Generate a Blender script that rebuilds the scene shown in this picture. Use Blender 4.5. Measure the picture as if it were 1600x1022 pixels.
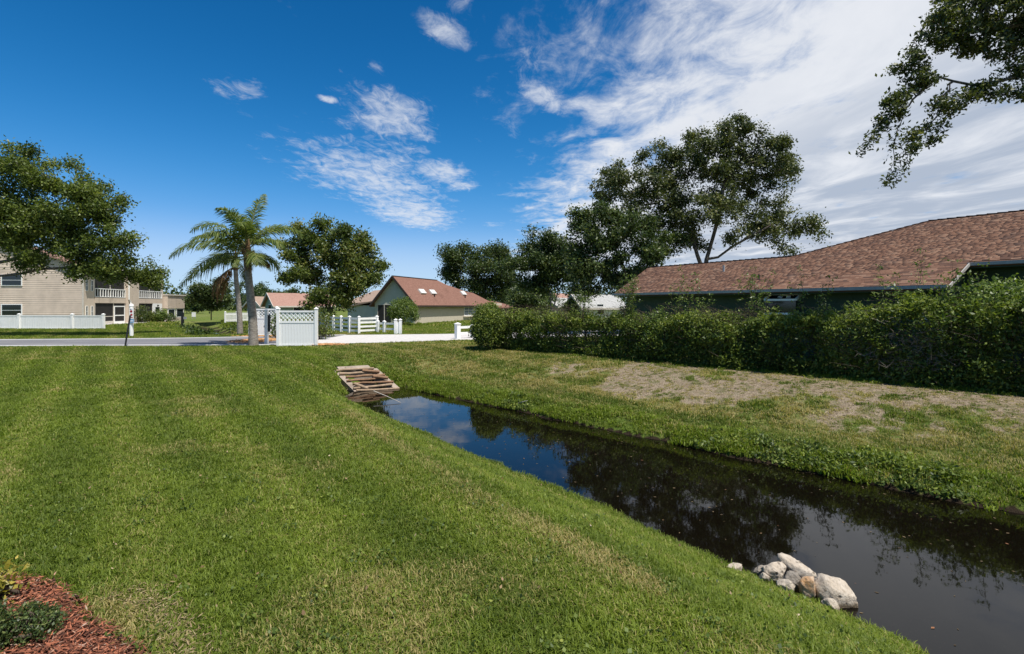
import bpy, math, random
import numpy as np
from mathutils import Vector, Matrix

for _o in list(bpy.data.objects):
    bpy.data.objects.remove(_o)
S = bpy.context.scene
COL = S.collection
R = math.radians
rng = np.random.default_rng(11)
random.seed(5)

# ------------------------------------------------------------------ camera
EYE, FPX, HOR = 1.85, 800.0, 478.0
cam_d = bpy.data.cameras.new("camera")
cam = bpy.data.objects.new("camera", cam_d)
COL.objects.link(cam)
cam.location = (0, 0, EYE)
cam.rotation_euler = (R(90), 0, 0)
cam_d.sensor_width = 36.0
cam_d.lens = 18.0
cam_d.shift_y = -(511 - HOR) / 1600.0
cam_d.clip_start = 0.05
cam_d.clip_end = 5000
S.camera = cam
S.view_settings.view_transform = 'Standard'
S.view_settings.look = 'None'
S.view_settings.gamma = 1
S.view_settings.use_curve_mapping = False
S.view_settings.exposure = EXPOSURE = 0.45
S.cycles.max_bounces = 6
S.cycles.transparent_max_bounces = 6
S.cycles.use_denoising = True

def at(px, py, Y):
    """world point that stands Y metres ahead of the photographer at this spot of the photograph"""
    return Vector(((px - 800) * Y / FPX, Y, EYE - (py - HOR) * Y / FPX))

def gr(px, py, z=0.0):
    Y = (EYE - z) * FPX / (py - HOR)
    return Vector(((px - 800) * Y / FPX, Y, z))

# ------------------------------------------------------------------ sun and sky
SUN_EL = 66.0
SUN_AZ = Vector((0.71, -0.704))
sdir = Vector((SUN_AZ.x * math.cos(R(SUN_EL)), SUN_AZ.y * math.cos(R(SUN_EL)), math.sin(R(SUN_EL))))
sun_d = bpy.data.lights.new("sun", 'SUN')
sun_d.energy = 4.7
sun_d.angle = R(0.53)
sun_d.color = (1.0, 0.95, 0.87)
sun = bpy.data.objects.new("sun", sun_d)
COL.objects.link(sun)
sun.rotation_euler = sdir.to_track_quat('Z', 'Y').to_euler()

W = bpy.data.worlds.new("World")
S.world = W
W.use_nodes = True

class NT:
    """tiny node-writing helper"""
    def __init__(s, tree):
        s.t = tree; s.n = tree.nodes; s.l = tree.links
    def put(s, sock, v):
        if v is None: return
        if hasattr(v, 'is_output') or isinstance(v, bpy.types.NodeSocket): s.l.new(v, sock)
        else:
            try: sock.default_value = v
            except Exception:
                sock.default_value = (*v, 1.0)
    def node(s, typ, ins=None, **kw):
        nd = s.n.new(typ)
        for k, v in kw.items(): setattr(nd, k, v)
        for k, v in (ins or {}).items(): s.put(nd.inputs[k], v)
        return nd
    def math(s, op, a, b=None, c=None, clamp=False):
        nd = s.n.new('ShaderNodeMath'); nd.operation = op; nd.use_clamp = clamp
        s.put(nd.inputs[0], a); s.put(nd.inputs[1], b); s.put(nd.inputs[2], c)
        return nd.outputs[0]
    def vmath(s, op, a, b=None, out=0):
        nd = s.n.new('ShaderNodeVectorMath'); nd.operation = op
        s.put(nd.inputs[0], a); s.put(nd.inputs[1], b)
        return nd.outputs[out]
    def smooth(s, v, a, b, lo=0.0, hi=1.0):
        nd = s.n.new('ShaderNodeMapRange'); nd.interpolation_type = 'SMOOTHSTEP'
        s.put(nd.inputs[0], v)
        for i, q in enumerate((a, b, lo, hi)): s.put(nd.inputs[i + 1], q)
        return nd.outputs[0]
    def lin(s, v, a, b, lo=0.0, hi=1.0):
        nd = s.n.new('ShaderNodeMapRange')
        s.put(nd.inputs[0], v)
        for i, q in enumerate((a, b, lo, hi)): s.put(nd.inputs[i + 1], q)
        return nd.outputs[0]
    def noise(s, vec, scale, detail=4, rough=0.5, dist=0.0, out=0):
        nd = s.n.new('ShaderNodeTexNoise')
        if vec is not None: s.l.new(vec, nd.inputs['Vector'])
        nd.inputs['Scale'].default_value = scale; nd.inputs['Detail'].default_value = detail
        nd.inputs['Roughness'].default_value = rough; nd.inputs['Distortion'].default_value = dist
        return nd.outputs[out]
    def mapping(s, vec, loc=(0, 0, 0), rot=(0, 0, 0), scl=(1, 1, 1)):
        nd = s.n.new('ShaderNodeMapping'); s.l.new(vec, nd.inputs[0])
        nd.inputs[1].default_value = loc; nd.inputs[2].default_value = rot; nd.inputs[3].default_value = scl
        return nd.outputs[0]
    def mix(s, f, a, b, blend='MIX'):
        nd = s.n.new('ShaderNodeMix'); nd.data_type = 'RGBA'; nd.blend_type = blend
        s.put(nd.inputs[0], f); s.put(nd.inputs[6], col4(a)); s.put(nd.inputs[7], col4(b))
        return nd.outputs[2]
    def ramp(s, v, stops):
        nd = s.n.new('ShaderNodeValToRGB'); s.put(nd.inputs[0], v)
        e = nd.color_ramp.elements
        while len(e) < len(stops): e.new(0.5)
        for i, (p, c) in enumerate(stops):
            e[i].position = p; e[i].color = col4(c)
        return nd.outputs[0]

def col4(c):
    if isinstance(c, (tuple, list)) and len(c) == 3: return (*c, 1.0)
    return c

def build_world():
    t = NT(W.node_tree); t.n.clear()
    out = t.node('ShaderNodeOutputWorld'); bg = t.node('ShaderNodeBackground')
    t.l.new(bg.outputs[0], out.inputs[0])
    sky = t.node('ShaderNodeTexSky', sky_type='NISHITA', sun_disc=False)
    sky.sun_elevation = R(SUN_EL)
    sky.sun_rotation = math.atan2(SUN_AZ.x, SUN_AZ.y)
    sky.air_density = 1.0; sky.dust_density = 0.3; sky.ozone_density = 3.0
    d = t.node('ShaderNodeTexCoord').outputs['Generated']
    sp = t.node('ShaderNodeSeparateXYZ', {0: d})
    # deeper blue of a polarised wide-angle photograph, the same all round the compass
    hs = t.node('ShaderNodeHueSaturation', {'Hue': 0.502, 'Saturation': 1.22, 'Value': 1.0, 'Color': sky.outputs[0]}).outputs[0]
    hs = t.node('ShaderNodeGamma', {0: hs, 1: 1.28}).outputs[0]
    sc = t.node('ShaderNodeSeparateColor', {0: hs})
    ch = []
    for i, (g, k) in enumerate(((1.95, 2.7), (1.25, 1.22), (1.45, 1.22))):
        q = t.math('POWER', t.math('MULTIPLY', sc.outputs[i], 0.1), g)
        q = t.math('MULTIPLY', q, k)      # shoulder, so that the horizon stays a pale blue
        q = t.math('DIVIDE', q, t.math('ADD', 1.0, t.math('DIVIDE', q, (0.50, 0.95, 1.7)[i])))
        ch.append(t.math('MULTIPLY', q, 10.0))
    skc = t.node('ShaderNodeCombineColor', {0: ch[0], 1: ch[1], 2: ch[2]}).outputs[0]
    z = t.math('MAXIMUM', sp.outputs[2], 0.035)
    X = t.math('DIVIDE', sp.outputs[0], z); Y = t.math('DIVIDE', sp.outputs[1], z)
    P = t.node('ShaderNodeCombineXYZ', {0: X, 1: Y, 2: 0.0}).outputs[0]
    # the big bank of cloud drifting in from the right
    Pw = t.mapping(P, rot=(0, 0, R(24)), scl=(1.0, 0.72, 1))
    n1 = t.noise(Pw, 2.1, 10, 0.62, 0.35)
    n2 = t.noise(t.mapping(P, rot=(0, 0, R(-28)), scl=(1.0, 0.55, 1)), 5.2, 10, 0.68, 0.8)
    edge = t.math('ADD', X, t.math('MULTIPLY', Y, 0.035))
    bank = t.smooth(edge, -0.60, 1.75)
    m = t.math('ADD', t.math('MULTIPLY', n1, 0.62), t.math('MULTIPLY', n2, 0.38))
    big = t.smooth(t.math('ADD', m, t.math('MULTIPLY', bank, 0.46)), 0.62, 0.92)
    # wisps and small puffs in the blue
    def blob(px, py, rx, ry, rot=0.0):
        c = ((px - 800) / (HOR - py), FPX / (HOR - py))
        v = t.vmath('SUBTRACT', P, (c[0], c[1], 0))
        v = t.mapping(v, rot=(0, 0, R(-rot)), scl=(1, 1, 1))
        v = t.vmath('MULTIPLY', v, (1 / rx, 1 / ry, 1))
        return t.smooth(t.vmath('LENGTH', v, out=1), 0.1, 1.0, 1.0, 0.0)
    n3 = t.noise(t.mapping(P, rot=(0, 0, R(-35)), scl=(1.0, 0.5, 1)), 12.0, 9, 0.68, 0.7)
    n4 = t.noise(P, 3.2, 6, 0.6, 0.4)
    rip = t.math('ADD', t.math('MULTIPLY', n3, 0.6), t.math('MULTIPLY', n4, 0.4))
    acc = None
    for b, wgt in ((blob(590, 285, 1.1, 2.3), .86), (blob(645, 335, .9, 2.4), .98), (blob(610, 185, .45, .85), .88), (blob(585, 110, .12, .22), .6),
                   (blob(695, 48, .17, .32, -20), .80), (blob(735, 12, .2, .2), .6), (blob(372, 140, .36, .34, 30), .66), (blob(513, 155, .085, .11), 1.05),
                   (blob(470, 225, .5, .4, 20), .6), (blob(690, 270, .45, .8), .86), (blob(720, 290, .3, .5), .8), (blob(640, 235, .3, .5), .7), (blob(540, 195, .2, .3), .6), (blob(420, 215, .25, .3), .6), (blob(830, 95, .30, .35), .55), (blob(850, 150, .16, .5, -25), .85),
                   (blob(540, 265, .7, .6), .74)):
        s = t.math('MULTIPLY', b, wgt)
        acc = s if acc is None else t.math('MAXIMUM', acc, s)
    wisp = t.smooth(t.math('ADD', rip, t.math('MULTIPLY', acc, 0.46)), 0.70, 1.06)
    wisp = t.math('MULTIPLY', wisp, t.smooth(acc, 0.0, 0.35))
    mask = t.math('MAXIMUM', t.math('MULTIPLY', big, 0.96), t.math('MULTIPLY', wisp, 0.72))
    up = t.smooth(sp.outputs[2], 0.02, 0.10)
    low = t.smooth(sp.outputs[2], -0.02, 0.17, 0.85, 0.0)
    mask = t.math('MULTIPLY', mask, up)
    # thin edges white, the thick of the bank greyer
    n5 = t.noise(t.mapping(P, loc=(3, 1, 0), rot=(0, 0, R(26)), scl=(1, .55, 1)), 1.5, 7, 0.6, 0.5)
    thick = t.math('MULTIPLY', t.smooth(edge, 0.6, 2.7), t.smooth(n5, 0.26, 0.60))
    cc = t.mix(thick, (7.3, 7.5, 7.9), (4.0, 4.55, 5.5))
    f = t.mix(mask, t.mix(low, skc, (4.6, 6.5, 8.6)), cc)
    t.l.new(f, bg.inputs[0])
    bg.inputs[1].default_value = SKY_K
SKY_K = 0.084
SKY_TINT = (1, 1, 1)
build_world()

# ------------------------------------------------------------------ tags, meshes, materials
def tag(o, label=None, cat=None, group=None, kind=None):
    if label: o['label'] = label
    if cat: o['category'] = cat
    if group: o['group'] = group
    if kind: o['kind'] = kind
    return o

def thing(name, label, cat, loc=(0, 0, 0), rz=0.0, group=None):
    o = bpy.data.objects.new(name, None)
    o.empty_display_size = 0.2
    COL.objects.link(o)
    o.location = loc; o.rotation_euler = (0, 0, rz)
    return tag(o, label, cat, group)

def arr_mesh(name, V, F, mat=None, parent=None, smooth=False, attrs=None, link=True, fattrs=None):
    """object from arrays: V (n,3), F (m,k) all faces with k corners, or a list of such arrays"""
    me = bpy.data.meshes.new(name)
    Fs = F if isinstance(F, list) else [F]
    V = np.asarray(V, dtype=np.float32)
    me.vertices.add(len(V)); me.vertices.foreach_set('co', V.ravel())
    loops = np.concatenate([f.ravel() for f in Fs]).astype(np.int32)
    tot = np.concatenate([np.full(len(f), f.shape[1], dtype=np.int32) for f in Fs])
    st = np.concatenate([[0], np.cumsum(tot)[:-1]]).astype(np.int32)
    me.loops.add(len(loops)); me.loops.foreach_set('vertex_index', loops)
    me.polygons.add(len(tot)); me.polygons.foreach_set('loop_start', st); me.polygons.foreach_set('loop_total', tot)
    if smooth: me.polygons.foreach_set('use_smooth', np.ones(len(tot), dtype=bool))
    me.update(calc_edges=True)
    for k, a in (attrs or {}).items():
        at_ = me.attributes.new(k, 'FLOAT', 'POINT'); at_.data.foreach_set('value', np.asarray(a, dtype=np.float32))
    for k, a in (fattrs or {}).items():
        at_ = me.attributes.new(k, 'FLOAT', 'FACE'); at_.data.foreach_set('value', np.asarray(a, dtype=np.float32))
    if mat: me.materials.append(mat)
    o = bpy.data.objects.new(name, me)
    if parent: o.parent = parent
    if link: COL.objects.link(o)
    return o

class MB:
    """collects shapes, then builds them as ONE mesh object"""
    def __init__(s): s.v = []; s.f = []
    def add(s, vs, fs):
        n = len(s.v); s.v += [tuple(v) for v in vs]; s.f += [tuple(i + n for i in f) for f in fs]; return s
    def box(s, x0, x1, y0, y1, z0, z1, M=None):
        vs = [Vector((x, y, z)) for z in (z0, z1) for x, y in ((x0, y0), (x1, y0), (x1, y1), (x0, y1))]
        if M is not None: vs = [M @ v for v in vs]
        return s.add(vs, [(3, 2, 1, 0), (4, 5, 6, 7), (0, 1, 5, 4), (1, 2, 6, 5), (2, 3, 7, 6), (3, 0, 4, 7)])
    def bar(s, p, q, w, h, up=(0, 0, 1)):
        """box beam from p to q, w wide, h high"""
        p, q = Vector(p), Vector(q); d = (q - p).normalized(); u = Vector(up)
        a = d.cross(u).normalized() * (w / 2); b = a.cross(d).normalized() * (h / 2)
        vs = [c + i * a + j * b for c in (p, q) for i, j in ((-1, -1), (1, -1), (1, 1), (-1, 1))]
        return s.add(vs, [(3, 2, 1, 0), (4, 5, 6, 7), (0, 1, 5, 4), (1, 2, 6, 5), (2, 3, 7, 6), (3, 0, 4, 7)])
    def tube(s, pts, rad, n=8, caps=True):
        pts = [Vector(p) for p in pts]
        if not isinstance(rad, (list, tuple)): rad = [rad] * len(pts)
        base = len(s.v); ref = Vector((0.31, 0.17, 0.93))
        for i, p in enumerate(pts):
            d = (pts[min(i + 1, len(pts) - 1)] - pts[max(i - 1, 0)]).normalized()
            if abs(d.dot(ref)) > 0.95: ref = Vector((1, 0.1, 0))
            a = d.cross(ref).normalized(); b = d.cross(a)
            for k in range(n):
                t = 2 * math.pi * k / n
                s.v.append(tuple(p + rad[i] * (math.cos(t) * a + math.sin(t) * b)))
        for i in range(len(pts) - 1):
            for k in range(n):
                k2 = (k + 1) % n
                s.f.append((base + i * n + k, base + i * n + k2, base + (i + 1) * n + k2, base + (i + 1) * n + k))
        if caps:
            s.f.append(tuple(base + k for k in reversed(range(n))))
            s.f.append(tuple(base + (len(pts) - 1) * n + k for k in range(n)))
        return s
    def slab(s, poly, th):
        """a flat polygon (3-D points, counter-clockwise seen from above) with thickness th downwards"""
        n = len(poly); poly = [Vector(p) for p in poly]
        low = [p - Vector((0, 0, th)) for p in poly]
        return s.add(poly + low, [tuple(range(n)), tuple(reversed(range(n, 2 * n)))] + [(i, i + n, (i + 1) % n + n, (i + 1) % n) for i in range(n)])
    def prism(s, poly, y0, y1):
        """outline in the x-z plane pushed from y0 to y1"""
        n = len(poly)
        vs = [(x, y0, z) for x, z in poly] + [(x, y1, z) for x, z in poly]
        return s.add(vs, [tuple(range(n)), tuple(reversed(range(n, 2 * n)))] + [(i, i + n, (i + 1) % n + n, (i + 1) % n) for i in range(n)])
    def build(s, name, mat, parent=None, smooth=False, link=True, label=None, kind=None):
        me = bpy.data.meshes.new(name); me.from_pydata(s.v, [], s.f); me.update()
        if smooth: me.polygons.foreach_set('use_smooth', [True] * len(me.polygons))
        if mat: me.materials.append(mat)
        o = bpy.data.objects.new(name, me)
        if parent: o.parent = parent
        if link: COL.objects.link(o)
        if label: o['label'] = label
        if kind: o['kind'] = kind
        return o

MATS = {}
def material(name, fn):
    m = bpy.data.materials.new(name); m.use_nodes = True
    t = NT(m.node_tree); t.n.clear()
    out = t.node('ShaderNodeOutputMaterial')
    t.l.new(fn(t), out.inputs[0])
    MATS[name] = m
    return m

def pbsdf(t, color, rough=0.8, spec=0.3, metal=0.0, normal=None, **kw):
    ins = {'Base Color': col4(color), 'Roughness': rough, 'Specular IOR Level': spec, 'Metallic': metal, 'Normal': normal}
    ins.update(kw)
    return t.node('ShaderNodeBsdfPrincipled', ins).outputs[0]

def bump(t, h, strength=0.4, dist=0.02):
    return t.node('ShaderNodeBump', {'Strength': strength, 'Distance': dist, 'Height': h}).outputs[0]

def pos(t): return t.node('ShaderNodeNewGeometry').outputs['Position']
def obj_co(t): return t.node('ShaderNodeTexCoord').outputs['Object']
def attr(t, name, kind='GEOMETRY'):
    return t.node('ShaderNodeAttribute', attribute_name=name, attribute_type=kind).outputs['Fac']

def plain(name, c, rough=0.7, spec=0.3, var=0.18, scale=6.0, bumps=0.15, dirt=None):
    """paint, plaster or metal with a little unevenness and wear"""
    def fn(t):
        p = obj_co(t)
        n = t.noise(p, scale, 6, 0.65)
        cc = t.mix(t.lin(n, 0.3, 0.7), [q * (1 - var) for q in c], [min(1, q * (1 + var * 0.6)) for q in c])
        if dirt:
            cc = t.mix(t.smooth(t.noise(t.mapping(p, scl=(1, 1, .25)), scale * 0.5, 6, 0.7), 0.5, 0.78, 0, 0.75), cc, dirt)
        return pbsdf(t, cc, rough, spec, normal=bump(t, t.noise(p, scale * 12, 3), bumps, 0.01))
    return material(name, fn)

def leaf_mat(name, stops, trans=0.3, rough=0.45, spec=0.35, warm=(1.15, 1.25, 0.5)):
    """a leaf: colour by the leaf's own value, a little light through it"""
    def fn(t):
        c = t.ramp(attr(t, 'rnd'), stops)
        b = pbsdf(t, c, rough, spec)
        tr = t.node('ShaderNodeBsdfTranslucent', {0: t.mix(1.0, c, warm, 'MULTIPLY')}).outputs[0]
        return t.node('ShaderNodeMixShader', {0: trans, 1: b, 2: tr}).outputs[0]
    return material(name, fn)

def bark_mat(name, c1, c2, scale=9):
    def fn(t):
        p = obj_co(t)
        n = t.noise(t.mapping(p, scl=(1, 1, .22)), scale, 8, 0.7, 0.6)
        return pbsdf(t, t.mix(t.smooth(n, .35, .65), c1, c2), .9, .15, normal=bump(t, n, .9, .04))
    return material(name, fn)

# ------------------------------------------------------------------ value noise for the lie of the land
def _h(i, j, s):
    n = (i.astype(np.int64) * 374761393 + j.astype(np.int64) * 668265263 + s * 982451653) & 0x7fffffff
    n = ((n ^ (n >> 13)) * 1274126177) & 0x7fffffff
    return ((n ^ (n >> 16)) & 0xffff) / 65535.0
def vnoise(x, y, sc, seed=0):
    x = np.asarray(x, float) / sc; y = np.asarray(y, float) / sc
    i = np.floor(x); j = np.floor(y); fx = x - i; fy = y - j
    fx = fx * fx * (3 - 2 * fx); fy = fy * fy * (3 - 2 * fy)
    a = _h(i, j, seed); b = _h(i + 1, j, seed); c = _h(i, j + 1, seed); d = _h(i + 1, j + 1, seed)
    return (a * (1 - fx) + b * fx) * (1 - fy) + (c * (1 - fx) + d * fx) * fy
def fbm(x, y, sc, seed=0, o=4):
    r = 0; a = .5; tot = 0
    for k in range(o):
        r = r + a * vnoise(x, y, sc / 2 ** k, seed + 17 * k); tot += a; a *= .55
    return r / tot
def sstep(x, a, b):
    t = np.clip((x - a) / (b - a), 0, 1); return t * t * (3 - 2 * t)

# ditch frame: U runs along the ditch away from the camera, V across it
UX, UY, VX, VY = -.70, .714, .714, .70
def uv(x, y): return UX * x + UY * y, VX * x + VY * y
WATER_Z = -0.90
VN_T = ((-30, 4.6), (0.0, 5.1), (0.7, 5.32), (5, 5.88), (10.4, 6.56), (13, 6.88), (14.6, 7.2), (16, 8.0))
def vn(u):
    return np.interp(u, [a for a, b in VN_T], [b for a, b in VN_T])
U_END = 15.4
# second ditch beyond the road
D2P, D2E, D2N = np.array((-17.9, 33.6)), np.array((-.57, .822)), np.array((.822, .57))

def in_road(x, y):
    near = np.interp(x, ROAD_N[:, 0], ROAD_N[:, 1]); far = np.interp(x, ROAD_F[:, 0], ROAD_F[:, 1])
    return (y > near) & (y < far)
ROAD_N = np.array(((-90, 20.0), (-22.8, 22.8), (-11.7, 23.4), (-7, 25.0), (-3.4, 26.9), (6, 31.0), (20, 38), (60, 60)))
ROAD_F = np.array(((-90, 24.0), (-27.4, 27.2), (-18.5, 28.4), (-11.3, 31.6), (-4.1, 32.9), (6, 37.5), (20, 44.5), (60, 66)))

def ground_z(x, y):
    x = np.asarray(x, float); y = np.asarray(y, float)
    u, v = uv(x, y)
    wob = (vnoise(x, y, 1.3, 3) - .5) * .30 + (vnoise(x, y, .45, 4) - .5) * .14
    sn = v - vn(u); sf = 9.45 - v + wob; se = U_END - u
    s = np.minimum(np.minimum(sn, sf), se + wob * .5)
    z = 0 * x
    # outside the water: three banks
    wn = np.interp(u, [-30, 6, 12, 16], [2.5, 2.7, 2.2, 1.6])
    # rounded bank: distance from the closest water edge, with the width of the side that is crossed
    dn = np.maximum(-sn, 0) / wn
    df_ = np.maximum(-sf, 0)
    de = np.maximum(-se, 0) / 2.5
    hf = np.where(df_ < .6, df_ / .6 * .26, .26 + .64 * sstep(df_ - .6, 0, 4.4))     # far bank: a small step, then a long rise
    hn = sstep(dn, -.15, 1.0) * .9 / 1.0
    hn = np.where(dn > 0, np.maximum(hn - .06 * (1 - np.clip(dn, 0, 1)), 0), 0)
    he = np.clip(de, 0, 1); he = .9 * (he * .75 + .25 * sstep(he, 0, 1))
    out = 1 - (1 - np.clip(hf / .9, 0, 1)) * (1 - np.clip(hn / .9, 0, 1)) * (1 - np.clip(he / .9, 0, 1))
    z = WATER_Z + .9 * out
    z = np.where(s > 0, WATER_Z - np.minimum(s * .55, .55), z)
    # the mouth of the culvert is open beneath its bars
    ca = (x + 5.39) * .89 + (y - 17.825) * .457; cb = (x + 5.39) * .69 + (y - 17.825) * -.72
    z = np.where((np.abs(ca) < .62) & (cb > -.05) & (cb < 1.6), np.minimum(z, -.42 - .345 * cb - .42), z)
    # second ditch
    q = (x - D2P[0]) * D2E[0] + (y - D2P[1]) * D2E[1]; w = np.abs((x - D2P[0]) * D2N[0] + (y - D2P[1]) * D2N[1])
    d2 = -1.25 * (1 - sstep(w, .5, 3.2)) * sstep(q, -.8, 1.6) * (1 - sstep(q, 40, 60))
    z = z + d2
    amp = sstep(np.abs(y - 29) + 30 * (np.abs(x) > 40), 3, 9)
    z = z + ((fbm(x, y, 3.2, 7, 3) - .5) * .07 + (fbm(x, y, .9, 9, 2) - .5) * .03) * np.where(s > 0, 0, 1) * np.clip(amp + .15, 0, 1) * (y < 60)
    return z

def masks(x, y):
    """dirt, straw, mulch: how bare, how dry, whether in the mulch bed (0..1)"""
    x = np.asarray(x, float); y = np.asarray(y, float)
    u, v = uv(x, y)
    n1 = fbm(x, y, 1.4, 21, 5); n2 = fbm(x, y, .5, 33, 4); n4 = fbm(x, y, .22, 37, 3)
    band = sstep(v, 10.1, 13.2) * (1 - sstep(v, 15.6, 16.4))
    along = 1 - sstep(u, 5.0, 14.0)
    dirt = sstep(n1 * .50 + n2 * .28 + n4 * .22 + band * along * .25, .575, .75) * sstep(band * along, .02, .3)
    path = np.exp(-((v - 14.75) / .45) ** 2) * (1 - sstep(u, 11, 16)) * sstep(n2, .3, .6)
    dirt = np.clip(dirt + path * .5 * sstep(n4, .3, .6), 0, 1)
    dirt = np.maximum(dirt, .8 * sstep(n2 * .5 + n1 * .5, .60, .72) * sstep(v, 9.5, 10.0) * (1 - sstep(v, 11, 12)) * (u < 15))
    # waterline mud
    # mower tracks and dry patches on the near lawn
    trk = .5 + .5 * np.sin((v - .11 * u) * 2 * math.pi / 1.15 + 1.2 * fbm(x, y, 6, 5, 2))
    straw = .30 * sstep(trk, .40, 1) + .50 * sstep(fbm(x, y, 1.1, 41, 4), .56, .80)
    def streak(px0, py0, px1, py1, wdt):
        a = gr(px0, py0); b = gr(px1, py1); d = (b - a); L = d.length; d = d / L
        q = (x - a.x) * d.x + (y - a.y) * d.y; w = np.abs(-(x - a.x) * d.y + (y - a.y) * d.x)
        return np.exp(-(w / wdt) ** 2) * sstep(q, -.3, .3) * (1 - sstep(q, L - .3, L + .5))
    straw += 1.5 * streak(812, 805, 1010, 905, .15) * (0.45 + n2) + .7 * streak(345, 822, 372, 806, .13) + .8 * streak(540, 640, 790, 800, .16) * n1 * 1.6
    straw += .8 * streak(1130, 985, 1200, 1010, .2) * n2 * 1.6
    mr = np.hypot((x + 3.92) * .80, (y - 1.86) * 1.12) + (fbm(x, y, .5, 51, 3) - .5) * .24
    mulch = 1 - sstep(mr, 1.79, 1.86)
    straw += .9 * np.exp(-((mr - 1.89) / .09) ** 2) * sstep(x, -2.9, -2.4) * sstep(y, 2.7, 3.1)
    straw += .75 * sstep(v, 10.2, 11.5) * sstep(n2, .36, .62) * (v < 16.5) * (.6 + .4 * along)
    straw += .35 * sstep(y, 12, 20) * sstep(n1, .4, .62)
    return dirt, np.clip(straw, 0, 1), mulch

# ------------------------------------------------------------------ ground
def axis(lo, hi, step, far, g=1.22):
    a = list(np.arange(lo, hi + 1e-6, step)); s = step
    while a[-1] < far: s *= g; a.append(a[-1] + s)
    s = step
    while a[0] > -far: s *= g; a.insert(0, a[0] - s)
    return np.array(a)

def ground_mat(t):
    p = pos(t)
    dirt, straw, mulch, road = (attr(t, k) for k in ('dirt', 'straw', 'mulch', 'shore'))
    fine = t.noise(p, 38, 5, 0.7); mid = t.noise(p, 7, 6, 0.65); wide = t.noise(p, 0.6, 5, 0.6)
    g = t.mix(t.lin(fine, .3, .7), (.034, .058, .010), (.125, .185, .026))
    g = t.mix(t.smooth(mid, .42, .7, 0, .5), g, (.150, .175, .036))
    g = t.mix(t.smooth(wide, .4, .65, 0, .35), g, (.100, .150, .030))
    sm = t.math('MULTIPLY', straw, t.smooth(t.math('ADD', fine, mid), .75, 1.2))
    g = t.mix(t.math('MULTIPLY', sm, .85), g, (.27, .215, .105))
    dcol = t.mix(t.smooth(fine, .3, .7), (.11, .080, .050), (.41, .335, .240))
    dcol = t.mix(t.smooth(mid, .46, .66, 0, .75), dcol, (.17, .125, .075))
    dcol = t.mix(t.smooth(t.noise(p, 2.6, 6, .7), .50, .62, 0, .6), dcol, (.095, .11, .030))
    dm = t.smooth(t.math('ADD', dirt, t.math('MULTIPLY', t.math('SUBTRACT', fine, .5), 1.1)), .35, .62)
    g = t.mix(dm, g, dcol)
    mcol = t.mix(t.smooth(fine, .35, .65), (.045, .016, .010), (.21, .075, .045))
    g = t.mix(t.smooth(t.math('ADD', mulch, t.math('MULTIPLY', t.math('SUBTRACT', mid, .5), .5)), .4, .6), g, mcol)
    g = t.mix(t.smooth(t.math('ADD', road, t.math('MULTIPLY', t.math('SUBTRACT', mid, .5), .6)), .4, .7), g, (.030, .021, .013))
    h = t.math('ADD', fine, t.math('MULTIPLY', mid, .8))
    return pbsdf(t, g, .95, .1, normal=bump(t, h, .9, .05))

def build_ground():
    m = material('lawn', ground_mat)
    xs = axis(-30, 26, .17, 2500); ys = axis(-3, 42, .17, 2500)
    X, Y = np.meshgrid(xs, ys, indexing='xy')
    x = X.ravel(); y = Y.ravel()
    z = ground_z(x, y)
    dirt, straw, mulch = masks(x, y)
    uu, vv = uv(x, y); lim = np.where((vv > 8.2) | (uu > 14.2), .07, .02)
    shore = 1 - sstep(z, WATER_Z + .01, WATER_Z + .02 + lim)
    nx = len(xs); ny = len(ys)
    idx = np.arange(nx * ny).reshape(ny, nx)
    F = np.stack([idx[:-1, :-1], idx[:-1, 1:], idx[1:, 1:], idx[1:, :-1]], -1).reshape(-1, 4)
    o = arr_mesh('lawn', np.stack([x, y, z], -1), F, m, smooth=True, attrs=dict(dirt=dirt, straw=straw, mulch=mulch, shore=shore))
    tag(o, kind='structure')
build_ground()

def water_mat(t):
    p = pos(t)
    n = t.noise(t.mapping(p, scl=(1, 1, 1)), 2.2, 3, .5)
    n2 = t.noise(p, 11, 3, .5)
    h = t.math('ADD', n, t.math('MULTIPLY', n2, .12))
    speck = t.smooth(t.noise(p, 55, 2, .5), .70, .76)
    c = t.mix(t.math('MULTIPLY', speck, .35), (.0035, .0027, .0016), (.045, .036, .022))
    return pbsdf(t, c, .025, .5, normal=bump(t, h, .016, .05), IOR=1.333)
def build_water():
    m = material('ditch_water', water_mat)
    def sheet(pts, z):
        o = MB().add([(a, b, z) for a, b in pts], [tuple(range(len(pts)))]).build('water', m)
        tag(o, kind='structure')
    us = list(np.linspace(-12, 15.8, 30))
    P = lambda u, v: (UX * u + VX * v, UY * u + VY * v)
    sheet([P(u, 9.9) for u in us][::-1] + [P(u, float(vn(u)) - .25) for u in us], WATER_Z)
    q = lambda s, w: tuple(D2P + D2E * s + D2N * w)
    sheet([q(0.5, 1.6), q(46, 1.6), q(46, -1.6), q(0.5, -1.6)], -.98)
build_water()

# ------------------------------------------------------------------ road, kerbs, drive
def strip(name, near, far, xs, z, mat, th=.05):
    V = []; n = len(xs)
    for x in xs:
        V.append((x, np.interp(x, near[:, 0], near[:, 1]), z)); V.append((x, np.interp(x, far[:, 0], far[:, 1]), z))
    m = MB(); k = len(V)
    V2 = V + [(a, b, c - th) for a, b, c in V]
    F = []
    for i in range(n - 1):
        a = 2 * i
        F += [(a, a + 2, a + 3, a + 1), (a + k, a + k + 2, a + 2, a), (a + 1, a + 3, a + k + 3, a + k + 1)]
    F += [(0, 1, 1 + k, k), (2 * n - 2, 2 * n - 2 + k, 2 * n - 1 + k, 2 * n - 1)]
    return tag(m.add(V2, F).build(name, mat), kind='structure')

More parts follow.
